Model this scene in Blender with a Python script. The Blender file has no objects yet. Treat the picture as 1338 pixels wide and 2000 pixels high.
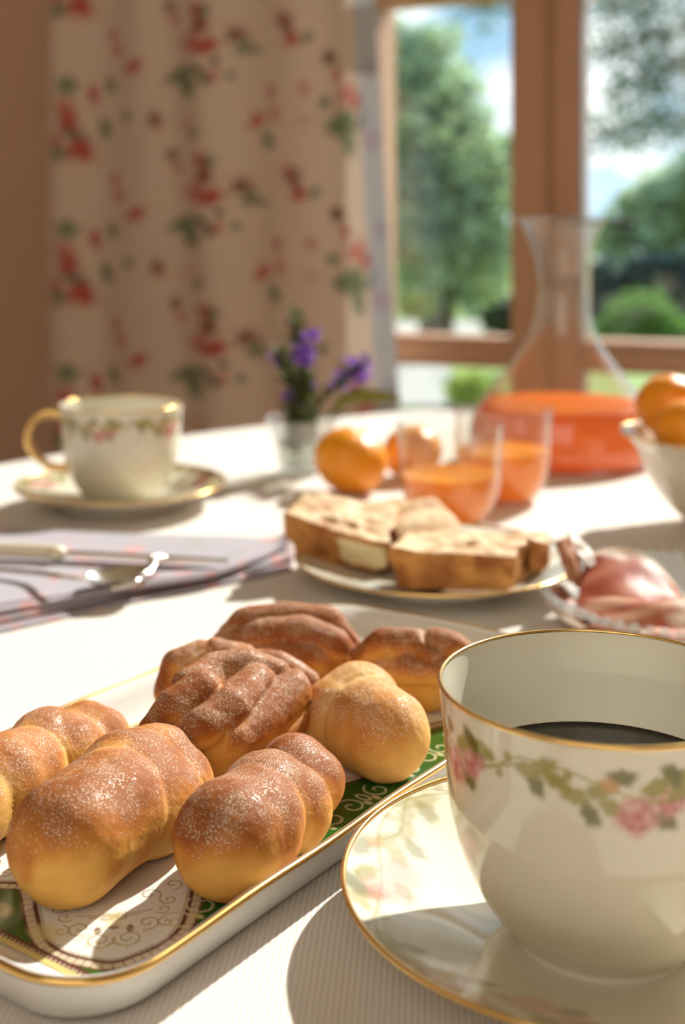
import bpy, bmesh, math, random
import numpy as np
from mathutils import Vector, Matrix
random.seed(4); rng = np.random.default_rng(4)
S = bpy.context.scene
PI = math.pi
# ------------------------------------------------------------------ camera
F, HOR, H = 2430.0, 455.0, 0.194          # focal length in px, horizon row, eye height above the table (z = 0)
cam = bpy.data.cameras.new('camera'); co = bpy.data.objects.new('camera', cam)
S.collection.objects.link(co); S.camera = co
co.location = (0, 0, H); co.rotation_euler = (PI/2, 0, 0)
cam.sensor_fit = 'VERTICAL'; cam.sensor_height = 36; cam.sensor_width = 36*1338/2000
cam.lens = F/2000*36; cam.shift_y = -(1000-HOR)/2000
cam.clip_start = 0.01; cam.clip_end = 800
cam.dof.use_dof = True; cam.dof.focus_distance = 0.385; cam.dof.aperture_fstop = 8.0
# ------------------------------------------------------------------ view, sky, sun, lights
S.view_settings.view_transform = 'Standard'; S.view_settings.look = 'None'
S.view_settings.gamma = 1; S.view_settings.use_curve_mapping = False
S.view_settings.exposure = 0.0
S.cycles.use_denoising = True
S.cycles.sample_clamp_indirect = 6
S.cycles.max_bounces = 12; S.cycles.transparent_max_bounces = 24
S.cycles.caustics_refractive = False
SUN = Vector((0.80, 1.05, 1.0))
def make_world():
    w = bpy.data.worlds.new('sky'); S.world = w; w.use_nodes = True
    nt = w.node_tree; nt.nodes.clear()
    N = nt.nodes.new; L = nt.links.new
    tc = N('ShaderNodeTexCoord'); sx = N('ShaderNodeSeparateXYZ'); L(tc.outputs['Generated'], sx.inputs[0])
    r = N('ShaderNodeValToRGB'); L(sx.outputs['Z'], r.inputs[0])
    e = r.color_ramp.elements
    e[0].position = 0.0; e[0].color = (.62, .80, .92, 1); e[1].position = .7; e[1].color = (.16, .36, .72, 1)
    m = e.new(.16); m.color = (.40, .66, .92, 1)
    mp = N('ShaderNodeMapping'); mp.inputs['Scale'].default_value = (1, 1, 2.2); L(tc.outputs['Generated'], mp.inputs[0])
    n = N('ShaderNodeTexNoise'); n.inputs['Scale'].default_value = 7.0; n.inputs['Detail'].default_value = 6; L(mp.outputs[0], n.inputs['Vector'])
    cr = N('ShaderNodeValToRGB'); L(n.outputs['Fac'], cr.inputs[0])
    cr.color_ramp.elements[0].position = .42; cr.color_ramp.elements[1].position = .62
    mx = N('ShaderNodeMix'); mx.data_type = 'RGBA'; L(cr.outputs[0], mx.inputs[0]); L(r.outputs[0], mx.inputs[6]); mx.inputs[7].default_value = (1.5, 1.5, 1.5, 1)
    bg = N('ShaderNodeBackground'); bg.inputs['Strength'].default_value = 1.25
    L(mx.outputs[2], bg.inputs[0]); o = N('ShaderNodeOutputWorld'); L(bg.outputs[0], o.inputs[0])
make_world()
def light(name, kind, loc, direction, energy, color, size=None, size_y=None, angle=None):
    l = bpy.data.lights.new(name, kind); l.energy = energy; l.color = color
    if size: l.shape = 'RECTANGLE'; l.size = size; l.size_y = size_y
    if angle: l.angle = angle
    o = bpy.data.objects.new(name, l); S.collection.objects.link(o); o.location = loc
    o.rotation_euler = Vector(direction).to_track_quat('-Z', 'Y').to_euler(); return o
light('sun', 'SUN', (3, 4, 4), -SUN, 8.5, (1.0, .96, .90), angle=math.radians(1.1))
light('fill_light', 'AREA', (-.5, -1.5, 1.3), (.35, 1, -.75), 15, (1.0, .92, .80), 1.8, 1.4)  # added warm fill behind the camera, stands for no visible lamp
# ------------------------------------------------------------------ helpers
def P(px, py, z):                        # photograph pixel + height above the table -> world point
    y = F*(H-z)/(py-HOR); return np.array([(px-669)/F*y, y, z])
def Q(px, py, y):                        # photograph pixel + distance -> world point
    return np.array([(px-669)/F*y, y, H-(py-HOR)*y/F])
def lin(r, g, b):
    f = lambda c: (c/255/12.92) if c/255 <= .04045 else ((c/255+.055)/1.055)**2.4
    return (f(r), f(g), f(b))
def clip01(x): return np.clip(x, 0, 1)
def sstep(a, b, x): t = clip01((x-a)/(b-a)); return t*t*(3-2*t)
class NT:
    def __init__(s, name):
        s.m = bpy.data.materials.new(name); s.m.use_nodes = True; s.t = s.m.node_tree
        s.b = s.t.nodes['Principled BSDF']; s.out = s.t.nodes['Material Output']
    def n(s, k, **kw):
        x = s.t.nodes.new('ShaderNode'+k)
        for a, v in kw.items():
            if a in x.inputs: x.inputs[a].default_value = v
            else: setattr(x, a, v)
        return x
    def l(s, a, b): s.t.links.new(a, b)
    def set(s, **kw):
        for a, v in kw.items():
            a = a.replace('_', ' '); s.b.inputs[a].default_value = (*v, 1) if isinstance(v, tuple) and len(s.b.inputs[a].default_value) == 4 else v
        return s
    def noise(s, scale, detail=4, coord='Object', stretch=None):
        tc = s.n('TexCoord'); no = s.n('TexNoise', Scale=scale, Detail=detail); src = tc.outputs[coord]
        if stretch:
            mp = s.n('Mapping'); mp.inputs['Scale'].default_value = stretch; s.l(src, mp.inputs[0]); src = mp.outputs[0]
        s.l(src, no.inputs['Vector']); return no
    def bump(s, src, strength, dist=.001):
        bp = s.n('Bump', Strength=strength, Distance=dist); s.l(src, bp.inputs['Height']); s.l(bp.outputs[0], s.b.inputs['Normal']); return bp
    def mixcol(s, fac, a, b, blend='MIX'):
        m = s.n('Mix', data_type='RGBA', blend_type=blend)
        for v, i in ((fac, 0), (a, 6), (b, 7)):
            if isinstance(v, (int, float)): m.inputs[i].default_value = v
            elif isinstance(v, tuple): m.inputs[i].default_value = (*v, 1)
            else: s.l(v, m.inputs[i])
        return m.outputs[2]
def plain(name, col, rough=.5, metal=0, nscale=40, var=.12, bump=.1, bdist=.001, **kw):
    k = NT(name); k.set(Roughness=rough, Metallic=metal, **kw)
    no = k.noise(nscale)
    c = k.mixcol(no.outputs['Fac'], tuple(x*(1-var) for x in col), tuple(min(1, x*(1+var)) for x in col)); k.l(c, k.b.inputs['Base Color'])
    if bump: k.bump(no.outputs['Fac'], bump, bdist)
    return k.m
def painted(name, rough=.15, bump=0, nscale=300, **kw):      # colour from the mesh's painted attribute
    k = NT(name); k.set(Roughness=rough, **kw); a = k.n('Attribute', attribute_name='Col')
    no = k.noise(nscale, 3); c = k.mixcol(no.outputs['Fac'], (.94, .94, .94), (1, 1, 1)); c = k.mixcol(1.0, a.outputs['Color'], c, 'MULTIPLY')
    k.l(c, k.b.inputs['Base Color'])
    if bump: k.bump(no.outputs['Fac'], bump, .0006)
    return k
def thin_glass(name, tint, rough=.0, ior=1.5, haze=0.0):
    k = NT(name); t = k.t; t.nodes.remove(k.b)
    tr = k.n('BsdfTransparent', Color=(*tint, 1)); gl = k.n('BsdfGlossy', Roughness=max(rough, .02)); lw = k.n('LayerWeight', Blend=.5)          # Schlick reflectance, the same from both sides of the sheet
    pw = k.n('Math', operation='POWER'); k.l(lw.outputs['Facing'], pw.inputs[0]); pw.inputs[1].default_value = 4.0
    f0 = ((ior-1)/(ior+1))**2; fr = k.n('Math', operation='MULTIPLY_ADD'); k.l(pw.outputs[0], fr.inputs[0]); fr.inputs[1].default_value = .8; fr.inputs[2].default_value = f0
    mx = k.n('MixShader'); k.l(fr.outputs[0], mx.inputs[0]); k.l(tr.outputs[0], mx.inputs[1]); k.l(gl.outputs[0], mx.inputs[2])
    out = mx.outputs[0]
    if haze:
        df = k.n('BsdfDiffuse', Color=(.9, .9, .9, 1)); m2 = k.n('MixShader'); m2.inputs[0].default_value = haze
        k.l(out, m2.inputs[1]); k.l(df.outputs[0], m2.inputs[2]); out = m2.outputs[0]
    k.l(out, k.out.inputs[0]); return k.m
def translucent(k, amount, colsock):     # diffuse light passing through thin stuff
    tl = k.n('BsdfTranslucent'); k.l(colsock, tl.inputs['Color']); mx = k.n('MixShader'); mx.inputs[0].default_value = amount
    k.l(k.b.outputs[0], mx.inputs[1]); k.l(tl.outputs[0], mx.inputs[2]); k.l(mx.outputs[0], k.out.inputs[0])
# ---- objects
def tag(o, label=None, cat=None, group=None, kind=None):
    if label: o['label'] = label
    if cat: o['category'] = cat
    if group: o['group'] = group
    if kind: o['kind'] = kind
    return o
def empty(name, loc, label, cat, group=None, rz=0):
    o = bpy.data.objects.new(name, None); S.collection.objects.link(o); o.location = tuple(map(float, loc)); o.rotation_euler.z = rz
    o.empty_display_size = .02; return tag(o, label, cat, group)
def mesh(name, V, Fc, mat, parent=None, smooth=True, cols=None, label=None, world=False):
    m = bpy.data.meshes.new(name); V = np.asarray(V, float)
    if world and parent is not None:     # vertices were given in world space
        M = np.array(parent.matrix_basis.inverted()); V = V@M[:3, :3].T+M[:3, 3]
    m.from_pydata(V.tolist(), [], [tuple(map(int, f)) for f in Fc]); m.materials.append(mat)
    if smooth: m.polygons.foreach_set('use_smooth', [True]*len(m.polygons))
    if cols is not None:
        a = m.color_attributes.new('Col', 'FLOAT_COLOR', 'POINT'); c = np.ones((len(V), 4)); c[:, :cols.shape[1]] = cols; a.data.foreach_set('color', c.ravel())
    m.update(); o = bpy.data.objects.new(name, m); S.collection.objects.link(o)
    if parent is not None: o.parent = parent
    if label: o['label'] = label
    return o
def grid_faces(nu, nv, wrap_u=False, off=0):    # index = i*nv + j
    out = []
    for i in range(nu if wrap_u else nu-1):
        a = i*nv; b = ((i+1) % nu)*nv
        for j in range(nv-1): out.append((off+a+j, off+b+j, off+b+j+1, off+a+j+1))
    return out
def lathe(profile, seg=96, cx=0, cy=0):
    p = np.array(profile); th = np.linspace(0, 2*PI, seg, endpoint=False)
    V = np.stack([cx+np.outer(np.cos(th), p[:, 0]), cy+np.outer(np.sin(th), p[:, 0]), np.tile(p[:, 1], (seg, 1))], -1).reshape(-1, 3)
    return V, grid_faces(seg, len(p), True)
def dense(profile, n):                   # smooth resample of a profile (Catmull-Rom)
    p = np.array(profile, float); q = np.vstack([2*p[0]-p[1], p, 2*p[-1]-p[-2]]); out = []
    for i in range(len(p)-1):
        a, b, c, d = q[i:i+4]
        for t in np.linspace(0, 1, n, endpoint=False): out.append(.5*((2*b)+(c-a)*t+(2*a-5*b+4*c-d)*t*t+(3*b-a-3*c+d)*t**3))
    out.append(p[-1]); out = np.array(out); out[:, 0] = np.maximum(out[:, 0], 0) if p.shape[1] == 2 else out[:, 0]; return out
def tube(pts, rad, seg=10, caps=True, flat=None):
    pts = np.asarray(pts, float); n = len(pts); rad = np.broadcast_to(np.asarray(rad, float), (n,))
    T = np.gradient(pts, axis=0); T /= np.linalg.norm(T, axis=1)[:, None]+1e-12
    up = np.array([0, 0, 1.]) if abs(T[0][2]) < .9 else np.array([1., 0, 0]); V = []
    a = np.cross(T[0], up)
    for i in range(n):
        a = a-T[i]*(a@T[i]); a /= np.linalg.norm(a)+1e-12; b = np.cross(T[i], a)
        for k in range(seg):
            t = 2*PI*k/seg; V.append(pts[i]+rad[i]*(math.cos(t)*a+math.sin(t)*b*(flat if flat else 1)))
    Fc = [(i*seg+k, i*seg+(k+1) % seg, (i+1)*seg+(k+1) % seg, (i+1)*seg+k) for i in range(n-1) for k in range(seg)]
    if caps: Fc += [tuple(range(seg))[::-1], tuple((n-1)*seg+k for k in range(seg))]
    return V, Fc
def ico(sub, r=1):
    bm = bmesh.new(); bmesh.ops.create_icosphere(bm, subdivisions=sub, radius=r)
    V = np.array([v.co[:] for v in bm.verts]); Fc = [tuple(v.index for v in f.verts) for f in bm.faces]; bm.free(); return V, Fc
def vnoise(p, freq, seed=0, octv=3):       # lattice value noise with octaves, in 0..1
    out = 0; amp = 1; tot = 0
    for o_ in range(octv):
        q = p*freq*2**o_+17.3*(o_+1)+seed*7.7; i = np.floor(q).astype(np.int64); f = q-i; f = f*f*(3-2*f); acc = 0
        for a in (0, 1):
            for b in (0, 1):
                for c in (0, 1):
                    h = ((i[:, 0]+a)*73856093 ^ (i[:, 1]+b)*19349663 ^ (i[:, 2]+c)*83492791)+seed*1013; h = (h ^ (h >> 13))*1274126177 & 0x7fffffff; h = (h ^ (h >> 15)) & 0xffff
                    acc = acc+h/65535.*np.where(a, f[:, 0], 1-f[:, 0])*np.where(b, f[:, 1], 1-f[:, 1])*np.where(c, f[:, 2], 1-f[:, 2])
        out = out+amp*acc; tot += amp; amp *= .5
    return out/tot
class MB:
    def __init__(s): s.V = []; s.F = []
    def add(s, V, Fc): o = len(s.V); s.V += [tuple(map(float, v)) for v in V]; s.F += [tuple(int(i)+o for i in f) for f in Fc]; return s
    def box(s, a, b, fr=lambda x, y, z: (x, y, z)):
        c = [fr(x, y, z) for x in (a[0], b[0]) for y in (a[1], b[1]) for z in (a[2], b[2])]
        return s.add(c, [(0, 1, 3, 2), (4, 6, 7, 5), (0, 4, 5, 1), (2, 3, 7, 6), (0, 2, 6, 4), (1, 5, 7, 3)])
    def build(s, name, mat, parent=None, smooth=False, bevel=0, **kw):
        o = mesh(name, s.V, s.F, mat, parent, smooth, **kw)
        if bevel: m = o.modifiers.new('bevel', 'BEVEL'); m.width = bevel; m.segments = 3; m.limit_method = 'ANGLE'
        return o
# ---- painting of flat print on vertex colours
class Paint:
    def __init__(s, U, V, base): s.U = U; s.V = V; s.c = np.tile(np.array(base, float), (U.size, 1)); s.w = None
    def over(s, m, c): s.c += m[:, None]*(np.array(c)-s.c)
    def blob(s, u, v, ru, rv, c, ang=0, soft=.5, a=1., wob=.0):
        du, dv = s.U-u, s.V-v
        if s.w: du = (du+s.w/2) % s.w-s.w/2
        x = du*math.cos(ang)+dv*math.sin(ang); y = -du*math.sin(ang)+dv*math.cos(ang)
        d = np.sqrt((x/ru)**2+(y/rv)**2)
        if wob: d = d*(1+wob*np.sin(5*np.arctan2(y, x)+u*900))
        s.over(a*(1-sstep(1-soft, 1+soft*.4, d)), c)
    def stroke(s, pts, w, c, a=1., soft=.35):
        pts = np.asarray(pts, float); lo = pts.min(0)-2*w; hi = pts.max(0)+2*w
        idx = np.where((s.U > lo[0]) & (s.U < hi[0]) & (s.V > lo[1]) & (s.V < hi[1]))[0]
        if not idx.size: return
        X = np.stack([s.U[idx], s.V[idx]], 1); d = np.full(idx.size, 9.)
        for p, q in zip(pts[:-1], pts[1:]):
            b = q-p; t = np.clip(((X-p)@b)/(b@b+1e-18), 0, 1); d = np.minimum(d, np.linalg.norm(X-p-t[:, None]*b, axis=1))
        m = a*(1-sstep(w/2*(1-soft), w/2*(1+soft), d)); s.c[idx] += m[:, None]*(np.array(c)-s.c[idx])
    def rose(s, u, v, r, c1, c2, c3, seed=0):
        s.blob(u, v, r, r*.92, c1, wob=.08)
        for k in range(6):
            a = seed+k*1.05; s.blob(u+.55*r*math.cos(a), v+.5*r*math.sin(a), .30*r, .18*r, c2, ang=a+PI/2, a=.75)
        s.blob(u+.2*r, v+.35*r, .42*r, .22*r, c3, a=.7); s.blob(u-.45*r, v-.1*r, .2*r, .35*r, c3, a=.5); s.blob(u, v, .30*r, .24*r, c2, a=.9)
def inside(px, py, poly):
    r = np.zeros(px.size, bool); n = len(poly)
    for i in range(n):
        x1, y1 = poly[i]; x2, y2 = poly[i-1]
        c = ((y1 > py) != (y2 > py)) & (px < (x2-x1)*(py-y1)/(y2-y1+1e-15)+x1); r ^= c
    return r
# ------------------------------------------------------------------ materials
def mat_cloth():
    k = NT('tablecloth_weave'); k.set(Roughness=.85)
    tc = k.n('TexCoord'); w = k.n('TexWave', wave_type='BANDS', bands_direction='X'); w.inputs['Scale'].default_value = 190; w.inputs['Distortion'].default_value = .4; w.inputs['Detail'].default_value = 1
    mp = k.n('Mapping'); mp.inputs['Rotation'].default_value = (0, 0, .07); k.l(tc.outputs['Object'], mp.inputs[0]); k.l(mp.outputs[0], w.inputs['Vector'])
    w2 = k.n('TexWave', wave_type='BANDS', bands_direction='Y'); w2.inputs['Scale'].default_value = 420; k.l(mp.outputs[0], w2.inputs['Vector'])
    mu = k.n('Math', operation='MULTIPLY'); k.l(w.outputs['Fac'], mu.inputs[0]); mu.inputs[1].default_value = 1
    ad = k.n('Math', operation='ADD'); k.l(mu.outputs[0], ad.inputs[0]); m3 = k.n('Math', operation='MULTIPLY'); k.l(w2.outputs['Fac'], m3.inputs[0]); m3.inputs[1].default_value = .35; k.l(m3.outputs[0], ad.inputs[1])
    c = k.mixcol(w.outputs['Fac'], (.72, .645, .575), (.83, .765, .71)); k.l(c, k.b.inputs['Base Color']); k.bump(ad.outputs[0], .5, .0003); return k.m
M_cloth = mat_cloth()
M_wall = plain('painted_wall', lin(224, 186, 158), .9, nscale=8, var=.04, bump=.05)
M_white = plain('white_plaster', lin(228, 214, 194), .9, nscale=12, var=.03, bump=.05)
M_floor = plain('oak_floor', lin(150, 105, 70), .4, nscale=6, var=.25, bump=.05)
def mat_wood():
    k = NT('window_wood'); k.set(Roughness=.5); no = k.noise(14, 5, stretch=(6, 6, .6))
    c = k.mixcol(no.outputs['Fac'], lin(176, 130, 98), lin(202, 156, 122)); k.l(c, k.b.inputs['Base Color']); k.bump(no.outputs['Fac'], .15, .001); return k.m
M_wood = mat_wood()
M_pane = thin_glass('window_glass', (.96, .98, .97))
M_glass = thin_glass('clear_glass', (.965, .97, .96), ior=1.5, haze=.022)
M_cut = thin_glass('cut_glass', (.93, .95, .94), ior=1.75, haze=.14)
M_metal_dark = plain('dark_iron', (.03, .025, .022), .8, 0, bump=0)
M_gold = plain('gold_rim', (.85, .55, .20), .22, 1, bump=.05)
M_steel = plain('silver_cutlery', (.72, .68, .62), .16, 1, bump=.02)
M_porc = painted('painted_porcelain', .10, Coat_Weight=.3).m
M_porcw = plain('white_porcelain', (.77, .725, .60), .12, var=.02, bump=0, Coat_Weight=.3)
M_tray = painted('tray_porcelain', .14, Coat_Weight=.2).m
M_coffee = plain('black_coffee', (.012, .005, .002), .04, var=.1, bump=0)
def mat_juice(nm, col, tr):
    k = NT(nm); k.set(Roughness=.35, Specular_IOR_Level=.15); no = k.noise(60, 3); c = k.mixcol(no.outputs['Fac'], col, tuple(min(1, x*1.12) for x in col)); k.l(c, k.b.inputs['Base Color']); translucent(k, tr, c); return k.m
M_juice = mat_juice('orange_juice', (1.0, .42, .01), .5)
M_juice2 = mat_juice('strained_orange_juice', (1.0, .29, .002), .5)
def mat_citrus():
    k = NT('mandarin_peel'); k.set(Roughness=.33, Subsurface_Weight=.15, Subsurface_Radius=(.01, .004, .001), Subsurface_Scale=.5)
    no = k.noise(60, 3); c = k.mixcol(no.outputs['Fac'], (.92, .29, .008), (.98, .40, .015)); k.l(c, k.b.inputs['Base Color'])
    tc = k.n('TexCoord'); v = k.n('TexVoronoi', Scale=700); k.l(tc.outputs['Object'], v.inputs['Vector']); k.bump(v.outputs['Distance'], .35, .0006); return k.m
M_citrus = mat_citrus()
M_stemgreen = plain('green_stem', lin(96, 120, 48), .6)
def mat_bread():
    k = NT('sugared_bun_crust'); k.set(Specular_IOR_Level=.28, Subsurface_Weight=.12, Subsurface_Radius=(.006, .003, .001), Subsurface_Scale=.6)
    a = k.n('Attribute', attribute_name='Col')
    n1 = k.noise(170, 5); mot = k.mixcol(n1.outputs['Fac'], (.80, .76, .70), (1.14, 1.14, 1.12)); base = k.mixcol(1.0, a.outputs['Color'], mot, 'MULTIPLY')
    tc = k.n('TexCoord'); v = k.n('TexVoronoi', Scale=2500); k.l(tc.outputs['Object'], v.inputs['Vector'])
    sel = k.n('Math', operation='LESS_THAN'); sel.inputs[1].default_value = .34; k.l(v.outputs['Distance'], sel.inputs[0])
    rnd = k.n('SeparateColor'); k.l(v.outputs['Color'], rnd.inputs[0])
    n2 = k.noise(120, 3)                                     # sugar lies in patches
    pr = k.n('MapRange'); pr.inputs[1].default_value = .32; pr.inputs[2].default_value = .72; k.l(n2.outputs['Fac'], pr.inputs[0])
    am = k.n('Math', operation='MULTIPLY'); k.l(pr.outputs[0], am.inputs[0]); k.l(a.outputs['Alpha'], am.inputs[1])
    gt = k.n('Math', operation='LESS_THAN'); k.l(rnd.outputs[0], gt.inputs[0]); k.l(am.outputs[0], gt.inputs[1])
    g = k.n('Math', operation='MULTIPLY'); k.l(sel.outputs[0], g.inputs[0]); k.l(gt.outputs[0], g.inputs[1])
    dust = k.n('Math', operation='MULTIPLY'); k.l(am.outputs[0], dust.inputs[0]); dust.inputs[1].default_value = .17
    b2 = k.mixcol(dust.outputs[0], base, (.82, .62, .40)); b3 = k.mixcol(g.outputs[0], b2, (.93, .85, .75)); k.l(b3, k.b.inputs['Base Color'])
    rr = k.n('MapRange'); rr.inputs[3].default_value = .72; rr.inputs[4].default_value = .25; k.l(g.outputs[0], rr.inputs[0]); k.l(rr.outputs[0], k.b.inputs['Roughness'])
    hs = k.n('Math', operation='MULTIPLY_ADD'); k.l(g.outputs[0], hs.inputs[0]); hs.inputs[1].default_value = .8
    n3 = k.noise(420, 5); k.l(n3.outputs['Fac'], hs.inputs[2]); k.bump(hs.outputs[0], .55, .0006); return k.m
M_bread = mat_bread()
k = painted('pie_crust', .7, .6, 260); M_pie = k.m
def mat_ham():
    k = NT('cured_ham'); k.set(Roughness=.45, Specular_IOR_Level=.22); a = k.n('Attribute', attribute_name='Col'); no = k.noise(90, 4)
    c = k.mixcol(1.0, a.outputs['Color'], k.mixcol(no.outputs['Fac'], (.85, .8, .8), (1.1, 1.1, 1.1)), 'MULTIPLY'); k.l(c, k.b.inputs['Base Color']); k.bump(no.outputs['Fac'], .5, .0015); translucent(k, .3, c); return k.m
M_ham = mat_ham()
k = painted('printed_cotton', .9, .3, 600); M_napkin = k.m
def mat_curtain():
    k = NT('floral_curtain_fabric'); k.set(Roughness=.95); a = k.n('Attribute', attribute_name='Col'); no = k.noise(500, 2)
    c = k.mixcol(1.0, a.outputs['Color'], k.mixcol(no.outputs['Fac'], (.95, .95, .95), (1.03, 1.03, 1.03)), 'MULTIPLY'); k.l(c, k.b.inputs['Base Color']); translucent(k, .14, c); return k.m
M_curtain = mat_curtain()
def mat_leaf(name, rough=.5, tr=.4):
    k = NT(name); k.set(Roughness=rough); a = k.n('Attribute', attribute_name='Col'); no = k.noise(3, 2)
    c = k.mixcol(1.0, a.outputs['Color'], k.mixcol(no.outputs['Fac'], (.8, .8, .8), (1.2, 1.2, 1.2)), 'MULTIPLY'); k.l(c, k.b.inputs['Base Color']); translucent(k, tr, c); return k.m
M_leaf = mat_leaf('tree_foliage', tr=.5); M_sprig = mat_leaf('sprig_foliage', .6, .3)
M_bark = plain('tree_bark', (.12, .09, .06), .9)
M_grass = plain('lawn_grass', (.20, .30, .06), .9, nscale=3, var=.3)
M_stone = plain('pale_stone', (.36, .35, .31), .8, nscale=5)
M_hill = plain('far_hill', (.30, .42, .52), 1, nscale=.05)  # blue haze of distance put into the base colour
# ------------------------------------------------------------------ setting: the window wall runs at an angle
SD = np.array([.927, -.375]); ND = np.array([-.375, -.927]); OW = np.array([.11, 2.30])
def WF(s, d, z):                          # along the wall, into the room, height
    p = OW+s*SD+d*ND; return (p[0], p[1], z)
def wall_s(px, off=0.0):                  # where the view ray of a pixel column meets the wall plane (off metres into the room)
    t = (px-669)/F; y = (2.173-off)/(.375*t+.927); return float((np.array([t*y, y])-OW)@SD), y
def struct(o): o['kind'] = 'structure'; return o
FLOORZ, CEIL = -.75, 1.85
struct(MB().box((-2.2, -.12, FLOORZ-.02), (-.056, 0, CEIL), WF).box((1.75, -.12, FLOORZ-.02), (2.3, 0, CEIL), WF).box((-.056, -.12, FLOORZ-.02), (1.75, 0, -.55), WF).box((-.056, -.12, 1.72), (1.75, 0, CEIL), WF).build('wall_back', M_wall))
a = WF(-2.0, 0, 0); b = WF(2.2, 0, 0)
struct(MB().box((a[0]-.12, -2.2, FLOORZ), (a[0], a[1]+.05, CEIL)).build('wall_left', M_white))
struct(MB().box((b[0], -2.2, FLOORZ), (b[0]+.12, b[1]+.05, CEIL)).build('wall_right', M_white))
struct(MB().add([(a[0]-.12, -2.2, CEIL), (b[0]+.12, -2.2, CEIL), (b[0]+.12, b[1], CEIL), (a[0]-.12, a[1], CEIL), (a[0]-.12, -2.2, CEIL+.1), (b[0]+.12, -2.2, CEIL+.1), (b[0]+.12, b[1], CEIL+.1), (a[0]-.12, a[1], CEIL+.1)], [(0, 1, 2, 3), (7, 6, 5, 4), (0, 4, 5, 1), (1, 5, 6, 2), (2, 6, 7, 3), (3, 7, 4, 0)]).build('ceiling', M_white))
struct(MB().box((a[0]-.12, -2.32, FLOORZ), (b[0]+.12, -2.2, CEIL)).build('wall_front', M_white))
fl = empty('floor', (0, 0, FLOORZ), None, None); struct(fl)
struct(MB().add([(a[0], -2.2, FLOORZ-.05), (b[0], -2.2, FLOORZ-.05), (b[0], b[1], FLOORZ-.05), (a[0], a[1], FLOORZ-.05), (a[0], -2.2, FLOORZ), (b[0], -2.2, FLOORZ), (b[0], b[1], FLOORZ), (a[0], a[1], FLOORZ)], [(3, 2, 1, 0), (4, 5, 6, 7), (0, 1, 5, 4), (1, 2, 6, 5), (2, 3, 7, 6), (3, 0, 4, 7)]).build('floor_slab', M_floor, None))
bpy.data.objects.remove(fl); bpy.data.objects['floor_slab'].name = 'floor'
# window: jambs, double mullion, transom rails, sashes, panes
win = empty('window_1', WF(.3, 0, -.02), None, None); struct(win)
sm0, _ = wall_s(1003); smg, _ = wall_s(1076); sm1, _ = wall_s(1135)
def wpart(name, boxes, mat, label=None, bevel=.004):
    m = MB()
    for q in boxes: m.box(q[0], q[1], WF)
    M = np.array(Matrix(win.matrix_basis).inverted()); m.V = [tuple(M[:3, :3]@np.array(v)+M[:3, 3]) for v in m.V]
    return m.build(name, mat, win, bevel=bevel, label=label)
wpart('jamb', [((-.056, -.10, -.55), (-.048, .012, 1.72))], M_wood); wpart('jamb', [((1.69, -.10, -.55), (1.75, .012, 1.72))], M_wood)
wpart('mullion', [((sm0, -.08, -.55), (smg-.004, .022, 1.72))], M_wood)
wpart('mullion', [((smg+.004, -.08, -.55), (sm1, .010, 1.72))], M_wood)
wpart('mullion_core', [((smg-.006, -.08, -.55), (smg+.006, .002, 1.72))], M_wood)
wpart('edge_seal', [((sm1, -.03, -.55), (sm1+.005, .004, 1.72))], plain('grey_seal', (.35, .38, .42), .6), 'thin grey glazing seal')
for s0, s1 in ((-.048, sm0), (sm1+.005, 1.69)):
    wpart('rail', [((s0, -.07, -.049), (s1, .004, .006))], M_wood)
    wpart('rail_moulding', [((s0, -.05, -.038), (s1, .018, -.010))], M_wood)
    wpart('transom', [((s0, -.07, .618), (s1, .012, .68))], M_wood)
    wpart('bottom_rail', [((s0, -.07, -.55), (s1, .012, -.49))], M_wood)
    wpart('top_rail', [((s0, -.07, 1.67), (s1, .012, 1.72))], M_wood)
    for z0, z1 in ((-.49, -.049), (.006, .618), (.68, 1.67)):
        wpart('pane', [((s0, -.034, z0), (s1, -.030, z1))], M_pane, bevel=0)
pa = Q(1082, 431, 2.13); pb = Q(1238, 437, 2.07)       # dark stay arm seen behind the decanter's mouth
stay = tube([pa, pa*.5+pb*.5+np.array([0, 0, .002]), pb], [.004, .0045, .006], 8)
M_ = np.array(Matrix(win.matrix_basis).inverted()); mesh('casement_stay', [tuple(M_[:3, :3]@v+M_[:3, 3]) for v in stay[0]], stay[1], M_metal_dark, win, label='dark metal casement stay')
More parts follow.
